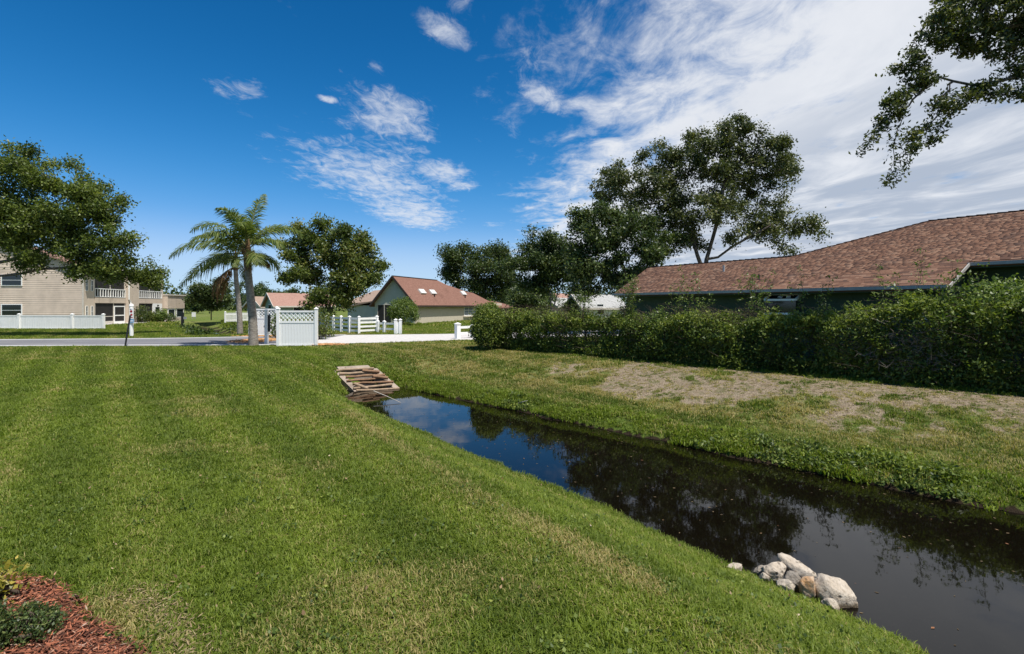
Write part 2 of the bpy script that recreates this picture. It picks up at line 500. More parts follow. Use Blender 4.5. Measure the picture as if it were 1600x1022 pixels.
def asphalt_mat(t):
    p = pos(t)
    n = t.noise(p, 60, 4, .7); w = t.noise(t.mapping(p, scl=(.25, 1, 1)), 1.2, 5, .6)
    c = t.mix(t.lin(n, .3, .7), (.10, .10, .108), (.20, .198, .205))
    c = t.mix(t.smooth(w, .45, .62, 0, .45), c, (.235, .225, .225))
    return pbsdf(t, c, .85, .25, normal=bump(t, n, .5, .01))
def concrete_fn(c1, c2, sc=4):
    def fn(t):
        p = pos(t)
        n = t.noise(p, sc, 8, .7); f = t.noise(p, sc * 14, 3, .6)
        c = t.mix(t.lin(n, .3, .7), c1, c2)
        c = t.mix(t.smooth(n, .58, .78, 0, .5), c, [q * .55 for q in c1])
        return pbsdf(t, c, .9, .2, normal=bump(t, f, .35, .01))
    return fn
M_ASPH = material('asphalt', asphalt_mat)
M_CONC = material('drive_concrete', concrete_fn((.42, .395, .37), (.55, .53, .505)))
M_KERB = material('kerb_concrete', concrete_fn((.40, .39, .38), (.55, .54, .53), 9))
def build_road():
    j = -10.3
    xa = [-90, -60, -40, -32, -26, -22.8, -20, -17, -14, -11.7, j]
    xb = [j, -9, -7, -5, -3.4, 0, 6, 12, 20, 40, 60]
    strip('road', ROAD_N + (0, .35), ROAD_F - (0, .35), xa, .045, M_ASPH)
    strip('driveway', ROAD_N, ROAD_F, xb, .05, M_CONC)
    strip('kerb', ROAD_N, ROAD_N + (0, .35), xa, .075, M_KERB, .09)
    strip('kerb', ROAD_F - (0, .35), ROAD_F, xa, .075, M_KERB, .09)
build_road()

# ------------------------------------------------------------------ paints and claddings
WHITE = plain('white_vinyl', (.83, .825, .80), .45, .35, .05, 5, .05, dirt=(.62, .62, .56))
GREENWALL = plain('dark_green_stucco', (.050, .075, .052), .9, .15, .12, 3, .6)
CREAM = plain('cream_stucco', (.52, .465, .375), .9, .15, .07, 2.2, .6)
SAGE = plain('sage_stucco', (.47, .485, .41), .9, .15, .08, 2, .6)
TEAL = plain('pale_teal_stucco', (.32, .42, .38), .9, .15, .08, 2, .6)
BEIGE = plain('beige_stucco', (.57, .475, .385), .9, .15, .08, 1.6, .6, dirt=(.30, .25, .20))
SIDING = plain('tan_lap_siding', (.60, .495, .40), .8, .2, .16, 1.1, .3)
TRIM_DARK = plain('dark_brown_trim', (.045, .032, .026), .6, .3)
TRIM_PALE = plain('pale_gutter', (.36, .34, .31), .5, .4)
TRIM_CREAM = plain('cream_trim', (.58, .53, .46), .6, .3)
METAL_DARK = plain('black_metal', (.014, .014, .015), .5, .4)
METAL_GREY = plain('grey_metal', (.28, .29, .30), .4, .5)
TERRACOTTA = plain('terracotta', (.36, .11, .06), .8, .2)
ROOF_PINK = None

def glass_fn(t):
    return pbsdf(t, (.012, .015, .018), .06, .6)
GLASS = material('window_glass', glass_fn)
SCREEN = material('insect_screen', lambda t: pbsdf(t, t.mix(t.noise(obj_co(t), 1.3, 3), (.012, .012, .013), (.040, .037, .034)), .7, .2))
CURTAIN = material('pale_blinds', lambda t: pbsdf(t, t.mix(t.noise(t.mapping(obj_co(t), scl=(1, 1, 9)), 3, 2), (.10, .13, .17), (.26, .31, .37)), .35, .5))
SKYGLASS = material('skylight_dome', lambda t: pbsdf(t, (.62, .62, .58), .25, .5))

SHINGLE_STOPS = [(0, (.070, .043, .034)), (.22, (.120, .066, .045)), (.5, (.175, .094, .061)), (.78, (.225, .127, .083)), (1, (.265, .168, .115))]
def shingle_fn(src):
    def fn(t):
        v = attr(t, 'rnd') if src == 'attr' else t.node('ShaderNodeObjectInfo').outputs['Random']
        g = t.noise(pos(t), 160, 2, .6); w = t.noise(pos(t), 1.1, 5, .6)
        c = t.ramp(v, SHINGLE_STOPS)
        c = t.mix(t.lin(g, .35, .65, 0, .4), c, (.14, .075, .055))
        c = t.mix(t.smooth(w, .5, .75, 0, .35), c, (.12, .085, .07))
        return pbsdf(t, c, .95, .12, normal=bump(t, g, .4, .006))
    return fn
SH_ATTR = material('asphalt_shingles', shingle_fn('attr'))
SH_OBJ = material('asphalt_shingle', shingle_fn('obj'))
def far_roof(name, c1, c2, mpx=(14, 14, 30)):
    """roof far enough away that its shingles are only a grain"""
    def fn(t):
        p = obj_co(t)
        n = t.noise(t.mapping(p, scl=mpx), .35, 4, .7); w = t.noise(p, .7, 5, .6)
        c = t.mix(t.lin(n, .3, .7), c1, c2)
        c = t.mix(t.smooth(w, .5, .7, 0, .3), c, [q * .6 for q in c1])
        return pbsdf(t, c, .95, .12, normal=bump(t, n, .5, .02))
    return material(name, fn)
ROOF_RED = far_roof('far_red_shingles', (.150, .078, .058), (.245, .135, .103))
ROOF_TAN = far_roof('far_tan_shingles', (.22, .16, .12), (.34, .25, .195))
ROOF_ROSE = far_roof('far_rose_shingles', (.25, .145, .115), (.36, .225, .18))
ROOF_GREY = far_roof('far_grey_shingles', (.26, .26, .255), (.42, .42, .40))

def window(parent, x0, x1, z0, z1, y, face=-1, cols=1, rows=2, fr=.06, glass=None, frame_mat=None, name='window', d=.05, label=None):
    """a window part (its frame) with panes, in the plane y of the parent, looking towards face*y"""
    a, b = sorted((y, y + face * d)); m = MB()
    m.box(x0, x1, a, b, z0, z0 + fr).box(x0, x1, a, b, z1 - fr, z1).box(x0, x0 + fr, a, b, z0 + fr, z1 - fr).box(x1 - fr, x1, a, b, z0 + fr, z1 - fr)
    mu = fr * .55
    a2, b2 = sorted((y, y + face * d * .8))
    for i in range(1, cols):
        c = x0 + (x1 - x0) * i / cols; m.box(c - mu / 2, c + mu / 2, a2, b2, z0 + fr, z1 - fr)
    for i in range(1, rows):
        c = z0 + (z1 - z0) * i / rows; m.box(x0 + fr, x1 - fr, *sorted((y, y + face * d * .7)), c - mu / 2, c + mu / 2)
    w = m.build(name, frame_mat or WHITE, parent, label=label)
    MB().box(x0 + .02, x1 - .02, *sorted((y + face * .004, y + face * d * .35)), z0 + .02, z1 - .02).build('pane', glass or GLASS, w)
    return w

# ------------------------------------------------------------------ the dark green house behind the hedge
def green_house():
    # house frame: local x runs along the eave away from the camera, local y away behind the wall
    hx, hy = Vector((-.576, .817)), Vector((.817, .576))
    rz = math.atan2(hx.y, hx.x)
    H = thing('house', 'dark green house with brown shingle roof behind the long hedge', 'house', (0, 0, 0), rz)
    # local y axis of the empty points the other way round: mirror it
    def L(u, v, z): return (u, -v, z)
    SL, V0, Z0 = .36, 18.4, 2.45
    zr = lambda v: Z0 + SL * (v - V0)
    UE, UC, UR = 17.5, 4.75, -9.0
    VR1, VR2, V2 = 22.7, 26.6, 20.4
    H1, H2 = 11.1, 7.45
    pts = [(UE, V0), (UE + 1.5, VR1), (H1, VR1), (H2, VR2), (UR, VR2), (UR, V2), (UC, V2), (UC, V0)]
    roof = MB()
    th = .12
    roof.slab([L(u, v, zr(v) - .012) for u, v in pts], th)
    zb1, zb2 = zr(VR1), zr(VR2)
    # planes behind the ridges and the hip end of the higher block
    hipb = (H1 + 4.2, 2 * VR2 - VR1 + 3)
    roof.slab([L(UE + 1.5, VR1, zb1 - .015), L(UE, VR1 + 4.3, Z0), L(H1 + 1, VR1 + 4.3, Z0), L(H1, VR1, zb1 - .015)], th)
    roof.slab([L(H2, VR2, zb2 - .015), L(H1, VR1, zb1 - .015), L(H1 + 1, VR1 + 4.3, Z0), L(H2 + 5, VR2 + 8, Z0)], th)
    roof.slab([L(H2, VR2, zb2 - .015), L(H2 + 5, VR2 + 8, Z0), L(UR, VR2 + 8, Z0), L(UR, VR2, zb2 - .015)], th)
    RF = roof.build('roof', SH_ATTR, H)
    # shingles: courses of tabs up the slope, the nearest 300 as pieces of their own, the rest joined
    from mathutils.geometry import intersect_point_tri_2d
    P2 = np.array(pts)
    def inside(u, v):
        c = False; n = len(P2); j = n - 1
        for i in range(n):
            if (P2[i, 1] > v) != (P2[j, 1] > v) and u < (P2[j, 0] - P2[i, 0]) * (v - P2[i, 1]) / (P2[j, 1] - P2[i, 1]) + P2[i, 0]: c = not c
            j = i
        return c
    EXP, widths, rr = .132, (.12, .17, .23, .29), random.Random(3)
    cs = math.cos(math.atan(SL)); dv = EXP * cs
    def tab(w):
        # local tab: x along the eave, y up the slope (plan), z height; the low edge stands proud
        e = dv * 1.12; r = SL * e; g = .004
        v = [(g, 0, .013), (w - g, 0, .013), (w - g, -e, r + .003), (g, -e, r + .003), (g, 0, -.006), (w - g, 0, -.006), (w - g, -e, r - .006), (g, -e, r - .006)]
        f = [(0, 1, 2, 3), (4, 5, 1, 0), (5, 6, 2, 1), (7, 4, 0, 3)]
        return v, [tuple(reversed(q)) for q in f]
    tabs = []
    v = V0; row = 0
    while v < VR2:
        lo = UC if v < V2 else UR
        u = lo + (row % 3) * .11 * 0
        first = True
        while u < UE + 1.6:
            w = rr.choice(widths)
            if first: w = rr.choice(widths[:3]); first = False
            if inside(u + .02, v + .002) and inside(u + w, v + .002) : tabs.append((u, v, w, rr.random()))
            u += w
        v += dv; row += 1
    def dist(tb):
        c = hx * (tb[0]) + hy * tb[1]
        px = 800 + 800 * c.x / c.y
        return (c.x ** 2 + c.y ** 2) + (1e6 if px > 1600 else 0)
    tabs.sort(key=dist)
    meshes = {}
    for w in widths:
        vv, ff = tab(w); me = bpy.data.meshes.new('shingle'); me.from_pydata(vv, [], ff); me.update(); me.materials.append(SH_OBJ); meshes[w] = me
    for (u, v, w, q) in tabs[:300]:
        o = bpy.data.objects.new('shingle', meshes[w]); o.parent = RF; o.location = L(u, v, zr(v)); COL.objects.link(o)
    Vs, Fs, rn = [], [], []
    for (u, v, w, q) in tabs[300:]:
        vv, ff = tab(w); b = len(Vs); o = Vector(L(u, v, zr(v)))
        Vs += [tuple(o + Vector(a)) for a in vv]; Fs += [[i + b for i in f] for f in ff]; rn += [q] * 4
    o = arr_mesh('shingles', Vs, np.array(Fs), SH_ATTR, RF, fattrs=dict(rnd=rn)); o['kind'] = 'stuff'
    n = len(RF.data.polygons); a = RF.data.attributes.new('rnd', 'FLOAT', 'FACE'); a.data.foreach_set('value', [.35] * n)
    # ridge and hip caps, gutters, soffit
    cap = MB()
    for a, b in (((UE + 1.5, VR1), (H1, VR1)), ((H1, VR1), (H2, VR2)), ((H2, VR2), (UR, VR2))):
        A, B = Vector(L(a[0], a[1], zr(a[1]) + .01)), Vector(L(b[0], b[1], zr(b[1]) + .01))
        n = max(2, int((B - A).length / .3))
        for i in range(n):
            p, q = A.lerp(B, i / n), A.lerp(B, (i + .97) / n); q = q + Vector((0, 0, -.012))
            cap.bar(p + Vector((0, 0, .012)), q, .22, .03)
    cap.build('ridge_cap', TRIM_DARK if False else SH_DARK, RF)
    gut = MB()
    gut.bar(L(UE + .05, V0 - .05, Z0 - .05), L(UC - .03, V0 - .05, Z0 - .05), .09, .10)
    gut.bar(L(UC + .0, V2 - .05, zr(V2) - .05), L(UR, V2 - .05, zr(V2) - .05), .09, .10)
    gut.bar(L(UC - .05, V0 + .02, Z0 - .06), L(UC - .05, V2 - .1, zr(V2) - .06), .03, .09)
    gut.build('gutter', TRIM_PALE, H)
    sof = MB()
    sof.slab([L(UE, V0 + .01, Z0 - .145), L(UE, V0 + .66, Z0 - .145), L(UC, V0 + .66, Z0 - .145), L(UC, V0 + .01, Z0 - .145)][::-1], .03)
    sof.slab([L(UC, V2 + .01, zr(V2) - .145), L(UC, V2 + .66, zr(V2) - .145), L(UR, V2 + .66, zr(V2) - .145), L(UR, V2 + .01, zr(V2) - .145)][::-1], .03)
    sof.build('soffit', GREENWALL, H)
    wl = MB()
    VW, VW2 = V0 + .62, V2 + .62
    wl.box(UC + .3, UE - .3, -VW - .2, -VW, 0, 2.30)
    a_, b_ = UC + .3, UC + .5
    q_ = [(a_, -VW - .2, 2.28), (a_, -VW2 - .2, 2.9)]
    wl.add([(a_, -VW - .2, 0), (a_, -VW2 - .2, 0), (a_, -VW2 - .2, 2.9), (a_, -VW - .2, 2.28), (b_, -VW - .2, 0), (b_, -VW2 - .2, 0), (b_, -VW2 - .2, 2.9), (b_, -VW - .2, 2.28)], [(0, 1, 2, 3), (7, 6, 5, 4), (3, 2, 6, 7)])
    wl.box(UR, UC + .5, -VW2 - .4, -VW2 - .2, 0, 3.05)
    wl.prism([(VR1 * 0, 0)] * 0 or [(UE - .5, 0), (UE - .3, 0), (UE - .3, 2.5), (UE - .5, 2.5)], -VR1 - 4, -VW - .2)
    g = [L(UE - .35, VW, 2.3), L(UE - .35, 2 * VR1 - VW, 2.3), L(UE - .35, VR1, zb1 - .2)]
    wl.add(g + [(a - .15, b, c) for a, b, c in g], [(0, 1, 2), (5, 4, 3), (0, 3, 4, 1), (1, 4, 5, 2), (2, 5, 3, 0)])
    wl.box(UR, UE - .5, -VR1 - 4.2, -VR1 - 4, 0, 2.3)
    wl.build('wall', GREENWALL, H)
    # white garden window standing out of the wall, with its sloping glass roof
    w0, w1 = 9.0, 10.12; y = VW; q = MB(); b = .07
    zA, zB, zT = 1.12, 2.07, 2.27; out = .42
    for u in (w0, w1, (w0 + w1) / 2):
        q.bar(L(u, y - out, zA), L(u, y - out, zB), b, b)
    for u in (w0, w1):
        q.bar(L(u, y - .01, zT), L(u, y - out, zB), b, b); q.bar(L(u, y - .01, zA), L(u, y - out, zA), b, b)
        q.bar(L(u, y - .01, zA), L(u, y - .01, zT), .05, .05)
    for z in (zA, zB, zA + .45): q.bar(L(w0, y - out, z), L(w1, y - out, z), b, b)
    q.bar(L(w0, y - .02, zT), L(w1, y - .02, zT), b, .05)
    W_ = q.build('window', WHITE, H, label='white framed garden window standing out of the wall')
    gl = MB()
    gl.slab([L(w0, y - out, zB - .005), L(w1, y - out, zB - .005), L(w1, y - .02, zT - .005), L(w0, y - .02, zT - .005)][::-1], .012)
    gl.box(w0, w1, -(y - out) - .005, -(y - out) + .005, zA, zB)
    gl.build('pane', GLASS, W_)
    fl = MB()
    fl.box(w0 + .42, w0 + .58, -VW - 0.0, -VW + .10, 2.05, 2.25)
    for du in (-.13, .13):
        fl.tube([L(w0 + .5 + du, VW - .06, 2.20), L(w0 + .5 + du * 1.2, VW - .24, 2.14)], [.055, .085], 10)
    # the lamp is fixed under the eave in front of the wall
    fl.build('floodlight', WHITE, H)
    MB().bar(L(w0 + .5, VW - .5, 1.0), L(w0 + .5, VW - .5, 2.2), .04, .04).build('shade_pole', METAL_DARK, H)
    v1 = MB().tube([L(13.3, 21.0, zr(21.0)), L(13.3, 21.0, zr(21.0) + .28)], .05, 10); v1.build('vent_pipe', METAL_GREY, RF)
    v2 = MB().tube([L(10.9, 19.6, zr(19.6)), L(10.9, 19.6, zr(19.6) + .22)], .04, 10); v2.build('vent_pipe', METAL_DARK, RF)
    MB().box(UC + .62, UC + .74, -VW, -VW + .05, 1.3, 1.75).tube([L(UC + .68, VW - .07, 1.5), L(UC + .68, VW - .12, 2.1)], .03, 8).build('meter_box', WHITE, H)
SH_DARK = far_roof('ridge_shingles', (.06, .035, .028), (.11, .06, .045))
green_house()

# ------------------------------------------------------------------ the gabled house beyond the drive
def gable_house():
    K = at(648, 478, 52); K.z = 0
    d = Vector((.35, .937)).normalized()
    H = thing('house', 'cream house with steep gable and red-brown roof beyond the drive', 'house', K, math.atan2(d.y, d.x))
    # local x along the long wall (away), local y to the left (towards the photograph's left)
    L1, GW, ZE, RISE = 24.0, 4.6, 2.25, 2.62
    w = MB()
    w.box(0, L1, 0, .2, 0, ZE); w.box(0, .2, .2, GW, 0, ZE); w.box(0, L1, GW, GW + .2, 0, ZE)
    w.prism([(0, 0)] * 0 or [(.0, ZE), (.0, ZE), (.0, ZE)], 0, 0) if False else None
    w.build('wall', CREAM, H)
    g = MB(); p = [(0, 0, ZE), (0, GW + .2, ZE), (0, GW / 2 + .1, ZE + RISE - .12)]
    g.add(p + [(a + .2, b, c) for a, b, c in p], [(0, 2, 1), (3, 4, 5), (0, 1, 4, 3), (1, 2, 5, 4), (2, 0, 3, 5)])
    g.build('gable', SAGE, H)
    MB().box(-.012, 0, .0, GW + .2, 0, ZE).build('wall_panel', SAGE, H)
    ov, rk = .38, .42
    sl = RISE / (GW / 2 + .1)
    yc = GW / 2 + .1; zt = ZE + RISE + .06
    ze = zt - sl * (yc + ov)
    RID = 9.0
    r = MB(); th = .14
    # right slope (towards the camera's right), with a hip falling away at the far end in two steps
    r.slab([(-rk, -ov, ze), (21.5, -ov, ze), (16.5, yc - 1.25, zt - 1.25 * sl), (12.2, yc - .95, zt - .95 * sl), (RID, yc, zt), (-rk, yc, zt)], th)
    r.slab([(RID, yc, zt), (12.2, yc - .95, zt - .95 * sl), (16.5, yc - 1.25, zt - 1.25 * sl), (21.5, -ov, ze), (21.5, 2 * yc + ov, ze), (17.5, yc + 1.45, zt - 1.5 * sl)], th)
    r.slab([(-rk, yc, zt), (RID, yc, zt), (17.5, yc + 1.45, zt - 1.45 * sl), (21.5, 2 * yc + ov, ze), (-rk, 2 * yc + ov, ze)], th)
    r.slab([(20, -1.2, ze - .25), (L1 + 4, -1.2, ze - .25), (L1 + 4, 3, ze + .7), (20, 3, ze + .7)], th)
    RF = r.build('roof', ROOF_RED, H)
    t = MB()
    t.bar((-rk - .02, -ov, ze - .08), (-rk - .02, yc, zt - .08), .05, .20); t.bar((-rk - .02, 2 * yc + ov, ze - .08), (-rk - .02, yc, zt - .08), .05, .20)
    t.bar((-rk, -ov - .03, ze - .07), (21.5, -ov - .03, ze - .07), .06, .17)
    t.bar((-rk, yc, zt + .02), (RID, yc, zt + .02), .16, .05)
    t.build('fascia', TRIM_DARK, RF)
    for x, yy in ((3.0, .95), (5.3, .95), (13.2, 1.0)):
        z = ze + sl * (yy + ov); s = MB()
        M = Matrix.Translation((x, yy, z)) @ Matrix.Rotation(math.atan(sl), 4, 'X')
        s.box(-.55, .55, -.30, .30, -.05, .16, M); s.build('skylight', SKYGLASS, RF)
    for x in (5.0, 12.8):
        MB().tube([(x, .5, ze + sl * (.5 + ov)), (x, .5, ze + sl * (.5 + ov) + .35)], .07, 8).build('vent_pipe', METAL_DARK, RF)
    window(H, 11.4, 16.4, .62, 2.0, 0, -1, 4, 4, .10, CURTAIN)
    MB().box(11.2, 16.6, -.16, 0, .47, .60).build('sill', CREAM, H)
    # screened sliding door in the gable wall
    D = MB()
    y0, y1, z1 = 2.75, 4.45, 1.95
    D.box(-.06, -.012, y0, y0 + .06, .05, z1).box(-.06, -.012, y1 - .06, y1, .05, z1).box(-.06, -.012, (y0 + y1) / 2 - .04, (y0 + y1) / 2 + .04, .05, z1).box(-.06, -.012, y0, y1, z1, z1 + .06)
    dd = D.build('sliding_door', TRIM_CREAM, H)
    MB().box(-.035, -.013, y0 + .05, y1 - .05, .05, z1 - .01).build('pane', SCREEN, dd)
    # low lean-to on the left with its own tan roof
    B = MB(); B.box(1.2, 7.5, GW + .2, GW + 4.6, 0, 1.9)
    B.build('side_wing', SAGE, H)
    T = MB(); a = [(.7, GW + .1, 2.75), (8, GW + .1, 4.1), (8, GW + 5.2, 3.2), (.7, GW + 5.2, 1.95)]
    T.slab([(.9, GW + .2, 2.55), (7.9, GW + .2, 2.9), (7.9, GW + 5.3, 1.85), (.9, GW + 5.3, 1.70)], .12)
    T.slab([(3.2, GW - .5, 2.6), (9.4, GW - .5, 4.3), (9.4, GW + 7, 3.8), (3.2, GW + 7, 2.05)], .12)
    T.build('wing_roof', ROOF_TAN, H)
gable_house()

# ------------------------------------------------------------------ small houses farther off
def small_house(label, base, ax, size, ze, rise, wall_mat, roof_mat, gable_front=True, ov=.45, win=True):
    """simple gabled house: local x along the ridge, gable at x=0 faces the camera"""
    d = Vector(ax).normalized()
    H = thing('house', label, 'house', base, math.atan2(d.y, d.x))
    Lx, Wy = size
    m = MB(); m.box(0, Lx, 0, Wy, 0, ze)
    p = [(0, 0, ze), (0, Wy, ze), (0, Wy / 2, ze + rise - .1)]
    m.add(p + [(Lx, b, c) for a, b, c in p], [(0, 2, 1), (3, 4, 5), (1, 2, 5, 4), (2, 0, 3, 5)])
    m.build('wall', wall_mat, H)
    sl = rise / (Wy / 2); zl = ze - sl * ov + .08; zt = ze + rise + .08
    r = MB()
    r.slab([(-ov, -ov, zl), (Lx + ov, -ov, zl), (Lx + ov, Wy / 2, zt), (-ov, Wy / 2, zt)], .14)
    r.slab([(-ov, Wy / 2, zt), (Lx + ov, Wy / 2, zt), (Lx + ov, Wy + ov, zl), (-ov, Wy + ov, zl)], .14)
    RF = r.build('roof', roof_mat, H)
    t = MB(); t.bar((-ov - .03, -ov, zl - .08), (-ov - .03, Wy / 2, zt - .08), .06, .22); t.bar((-ov - .03, Wy + ov, zl - .08), (-ov - .03, Wy / 2, zt - .08), .06, .22)
    t.bar((-ov, -ov - .03, zl - .08), (Lx + ov, -ov - .03, zl - .08), .06, .2)
    t.build('fascia', TRIM_CREAM, RF)
    if win:
        m = MB(); m.box(-.05, 0, Wy * .35, Wy * .65, .9, 2.1); w = m.build('window', WHITE, H)
        MB().box(-.07, -.05, Wy * .35 + .1, Wy * .65 - .1, 1.0, 2.0).build('pane', GLASS, w)
        m = MB(); m.box(Lx * .3, Lx * .5, -.05, 0, .9, 2.1); w = m.build('window', WHITE, H)
        MB().box(Lx * .3 + .1, Lx * .5 - .1, -.07, -.05, 1.0, 2.0).build('pane', GLASS, w)
    return H
def g0(px, d): p = at(px, HOR, d); p.z = 0; return p
small_house('small pale teal house with rose roof seen above the white trellis panels', g0(430, 72), (.72, .70), (8.2, 4.0), 2.1, 1.55, TEAL, ROOF_ROSE)
small_house('tan roofed house just left of the small teal house', g0(409, 76), (.60, .80), (7, 4.5), 1.9, 1.3, CREAM, ROOF_TAN)
small_house('white walled house seen through the gap between bush and oak trees', g0(872, 62), (.80, .60), (6, 4), 1.9, .9, WHITE, ROOF_GREY, win=False)
small_house('peach gabled house showing above the middle of the hedge', g0(882, 70), (.55, .83), (9, 5.5), 2.6, 1.0, plain('peach_stucco', (.52, .36, .25), .9, .15), ROOF_ROSE)
small_house('house with pale grey roof low behind the hedge beside the green house', g0(913, 52), (.985, .17), (4.2, 6), 1.75, 1.25, WHITE, ROOF_GREY)

# ------------------------------------------------------------------ two-storey condominium on the left
def condo():
    C = Vector((-40.2, 48, 0)); d = Vector((-.15, .989)).normalized()
    H = thing('apartment_building', 'two-storey tan building with white railed balconies behind the left tree', 'building', C, math.atan2(d.y, d.x))
    H.scale = (1, 1, .88)
    # local x along the balcony front (away), local y to the left along the lap-sided end wall
    ZT = 6.3
    w = MB(); w.box(0, 1.6, 0, .2, 0, ZT)                         # strip with the narrow windows
    w.box(6.65, 8.7, -.25, .2, 0, ZT - .4); w.box(14.05, 14.3, 0, .2, 0, ZT)
    w.box(1.6, 14.3, 2.4, 2.6, 0, ZT)                              # back walls of the porches
    w.box(.16, .3, .2, 13, 0, ZT)
    w.build('wall', BEIGE, H)
    # lap siding of the end wall
    for i in range(32):
        z0 = .02 + i * .198
        if i < 300:
            b = MB(); b.add([(-.03, 0, z0), (-.03, 13, z0), (-.004, 13, z0 + .197), (-.004, 0, z0 + .197), (.15, 0, z0), (.15, 13, z0), (.15, 13, z0 + .197), (.15, 0, z0 + .197)],
                            [(0, 3, 2, 1), (0, 4, 7, 3), (0, 1, 5, 4), (3, 7, 6, 2), (1, 2, 6, 5)])
            b.build('siding_board', SIDING, H)
    MB().box(-.06, .02, -.06, .06, 0, ZT).build('corner_trim', TRIM_CREAM, H)
    # gable above the end wall and roof
    rf = MB(); ry, rzt = 6.5, 9.0
    p = [(0, 0, ZT), (0, 13, ZT), (0, ry, rzt - .2)]
    MB().add(p + [(.2, b, c) for a, b, c in p], [(0, 2, 1), (3, 4, 5), (0, 1, 4, 3), (1, 2, 5, 4), (2, 0, 3, 5)]).build('gable', SIDING, H)
    sl = (rzt - ZT) / ry
    rf.slab([(-.4, -.7, ZT - .7 * sl + .1), (1.5, -.7, ZT - .7 * sl + .1), (1.5, ry, rzt + .1), (-.4, ry, rzt + .1)], .2)
    rf.slab([(-.4, ry, rzt + .1), (1.5, ry, rzt + .1), (1.5, 13.7, ZT - .7 * sl + .1), (-.4, 13.7, ZT - .7 * sl + .1)], .2)
    rf.build('roof', ROOF_ROSE, H)
    MB().box(1.5, 14.5, -.15, 13, ZT, ZT + .22).build('flat_roof', TRIM_CREAM, H)
    # windows
    window(H, .30, .62, .9, 2.1, 0, -1, 1, 2, .05); window(H, 1.05, 1.37, .9, 2.1, 0, -1, 1, 2, .05)
    window(H, .30, .62, 3.7, 4.9, 0, -1, 1, 2, .05); window(H, 1.05, 1.37, 3.7, 4.9, 0, -1, 1, 2, .05)
    ew = MB(); ew.box(-.09, -.03, 5.0, 6.7, 1.0, 2.3); e = ew.build('window', WHITE, H)
    MB().box(-.105, -.09, 5.08, 6.62, 1.08, 1.62).box(-.105, -.09, 5.08, 6.62, 1.69, 2.22).build('pane', GLASS, e)
    ew = MB(); ew.box(-.09, -.03, 5.0, 6.7, 4.2, 5.4); e = ew.build('window', WHITE, H)
    MB().box(-.105, -.09, 5.08, 6.62, 4.28, 4.77).box(-.105, -.09, 5.08, 6.62, 4.84, 5.32).build('pane', GLASS, e)
    def porch(x0, x1, door_right, z_shift=0):
        MB().box(x0, x1, -.06, 2.4, 2.42, 2.62).build('balcony_floor', BEIGE, H)
        MB().box(x0, x1, -.05, .12, 2.62, 3.02).build('balcony_front', BEIGE, H)
        MB().box(x0, x1, .0, .15, 5.75, 6.3).build('lintel', BEIGE, H)
        # railing of the upper porch
        rl = MB(); rl.box(x0, x1, -.04, .03, 3.98, 4.06).box(x0, x1, -.04, .03, 3.10, 3.16)
        R_ = rl.build('railing', WHITE, H)
        n = int((x1 - x0) / .40)
        for i in range(n + 1):
            x = x0 + .03 + (x1 - x0 - .06) * i / n
            MB().box(x - .035, x + .035, -.035, .025, 3.16, 3.98).build('baluster', WHITE, R_)
        fr = MB(); xm = (x0 + x1) / 2
        for x in (x0 + .05, xm, x1 - .05): fr.box(x - .05, x + .05, .04, .10, 3.05, 5.75)
        F = fr.build('screen_frame', TRIM_CREAM, H)
        MB().box(x0, x1, .06, .08, 3.06, 5.74).build('screen', SCREEN, F)
        # ground floor: screens and a screen door
        lo = MB(); 
        for x in (x0 + .04, x1 - .04): lo.box(x - .04, x + .04, 0, .08, .05, 2.42)
        xd0, xd1 = (x1 - 1.95, x1 - .12) if door_right else (x1 - 2.0, x1 - .1)
        lo.box(xd0 - .1, xd0, 0, .08, .05, 2.42).box(x0, xd0 - .1, .01, .07, .85, .93)
        G = lo.build('screen_frame', TRIM_CREAM, H)
        MB().box(x0, x1, .03, .05, .05, 2.41).build('screen', SCREEN, G)
        MB().box(x0, xd0 - .1, -.01, .10, .05, .36).build('kick_wall', TRIM_CREAM, H)
        dr = MB(); b = .11
        if door_right:
            dr.box(xd0, xd0 + b, -.04, .03, .06, 2.1).box(xd1 - b, xd1, -.04, .03, .06, 2.1).box(xd0 + b, xd1 - b, -.04, .03, .06, .30).box(xd0 + b, xd1 - b, -.04, .03, .92, 1.04).box(xd0 + b, xd1 - b, -.04, .03, 1.98, 2.1)
            D = dr.build('screen_door', WHITE, H)
            MB().box(xd0 + b, xd1 - b, -.02, .0, .3, 1.98).build('pane', SCREEN, D)
        else:
            b = .45
            dr.box(xd0 - .1, xd0 + b, -.06, .03, .06, 2.42).box(xd1 - b, xd1 + .05, -.06, .03, .06, 2.42).box(xd0 + b, xd1 - b, -.06, .03, .06, .35).box(xd0 + b, xd1 - b, -.06, .03, 1.15, 1.25).box(xd0 + b, xd1 - b, -.06, .03, 1.95, 2.42)
            D = dr.build('front_door', WHITE, H)
            MB().box(xd0 + b, xd1 - b, -.03, .0, .35, 1.95).build('pane', GLASS, D)
            MB().box((xd0 + xd1) / 2 - .12, (xd0 + xd1) / 2 + .12, -.16, -.06, 2.1, 2.24).build('porch_lamp', METAL_DARK, D)
    porch(1.65, 6.6, True); porch(8.75, 14.0, False)
    MB().box(6.6, 8.75, -.32, .2, ZT - .4, ZT - .2).build('parapet', TRIM_CREAM, H)
    MB().tube([(6.72, -.3, 6.0), (6.72, -.3, 2.9), (6.95, -.34, 2.6), (6.95, -.34, .1)], .06, 8).build('downpipe', WHITE, H)
    MB().box(1.6, 14.3, -1.3, -.02, 0, .06).build('patio_slab', M_CONC, H)
    # the lower end unit
    lw = MB(); lw.box(14.35, 18.6, -.5, 5, 1.75, 3.55); lw.box(14.35, 18.6, -.45, 5, 0, .45)
    lw.build('end_unit_wall', BEIGE, H)
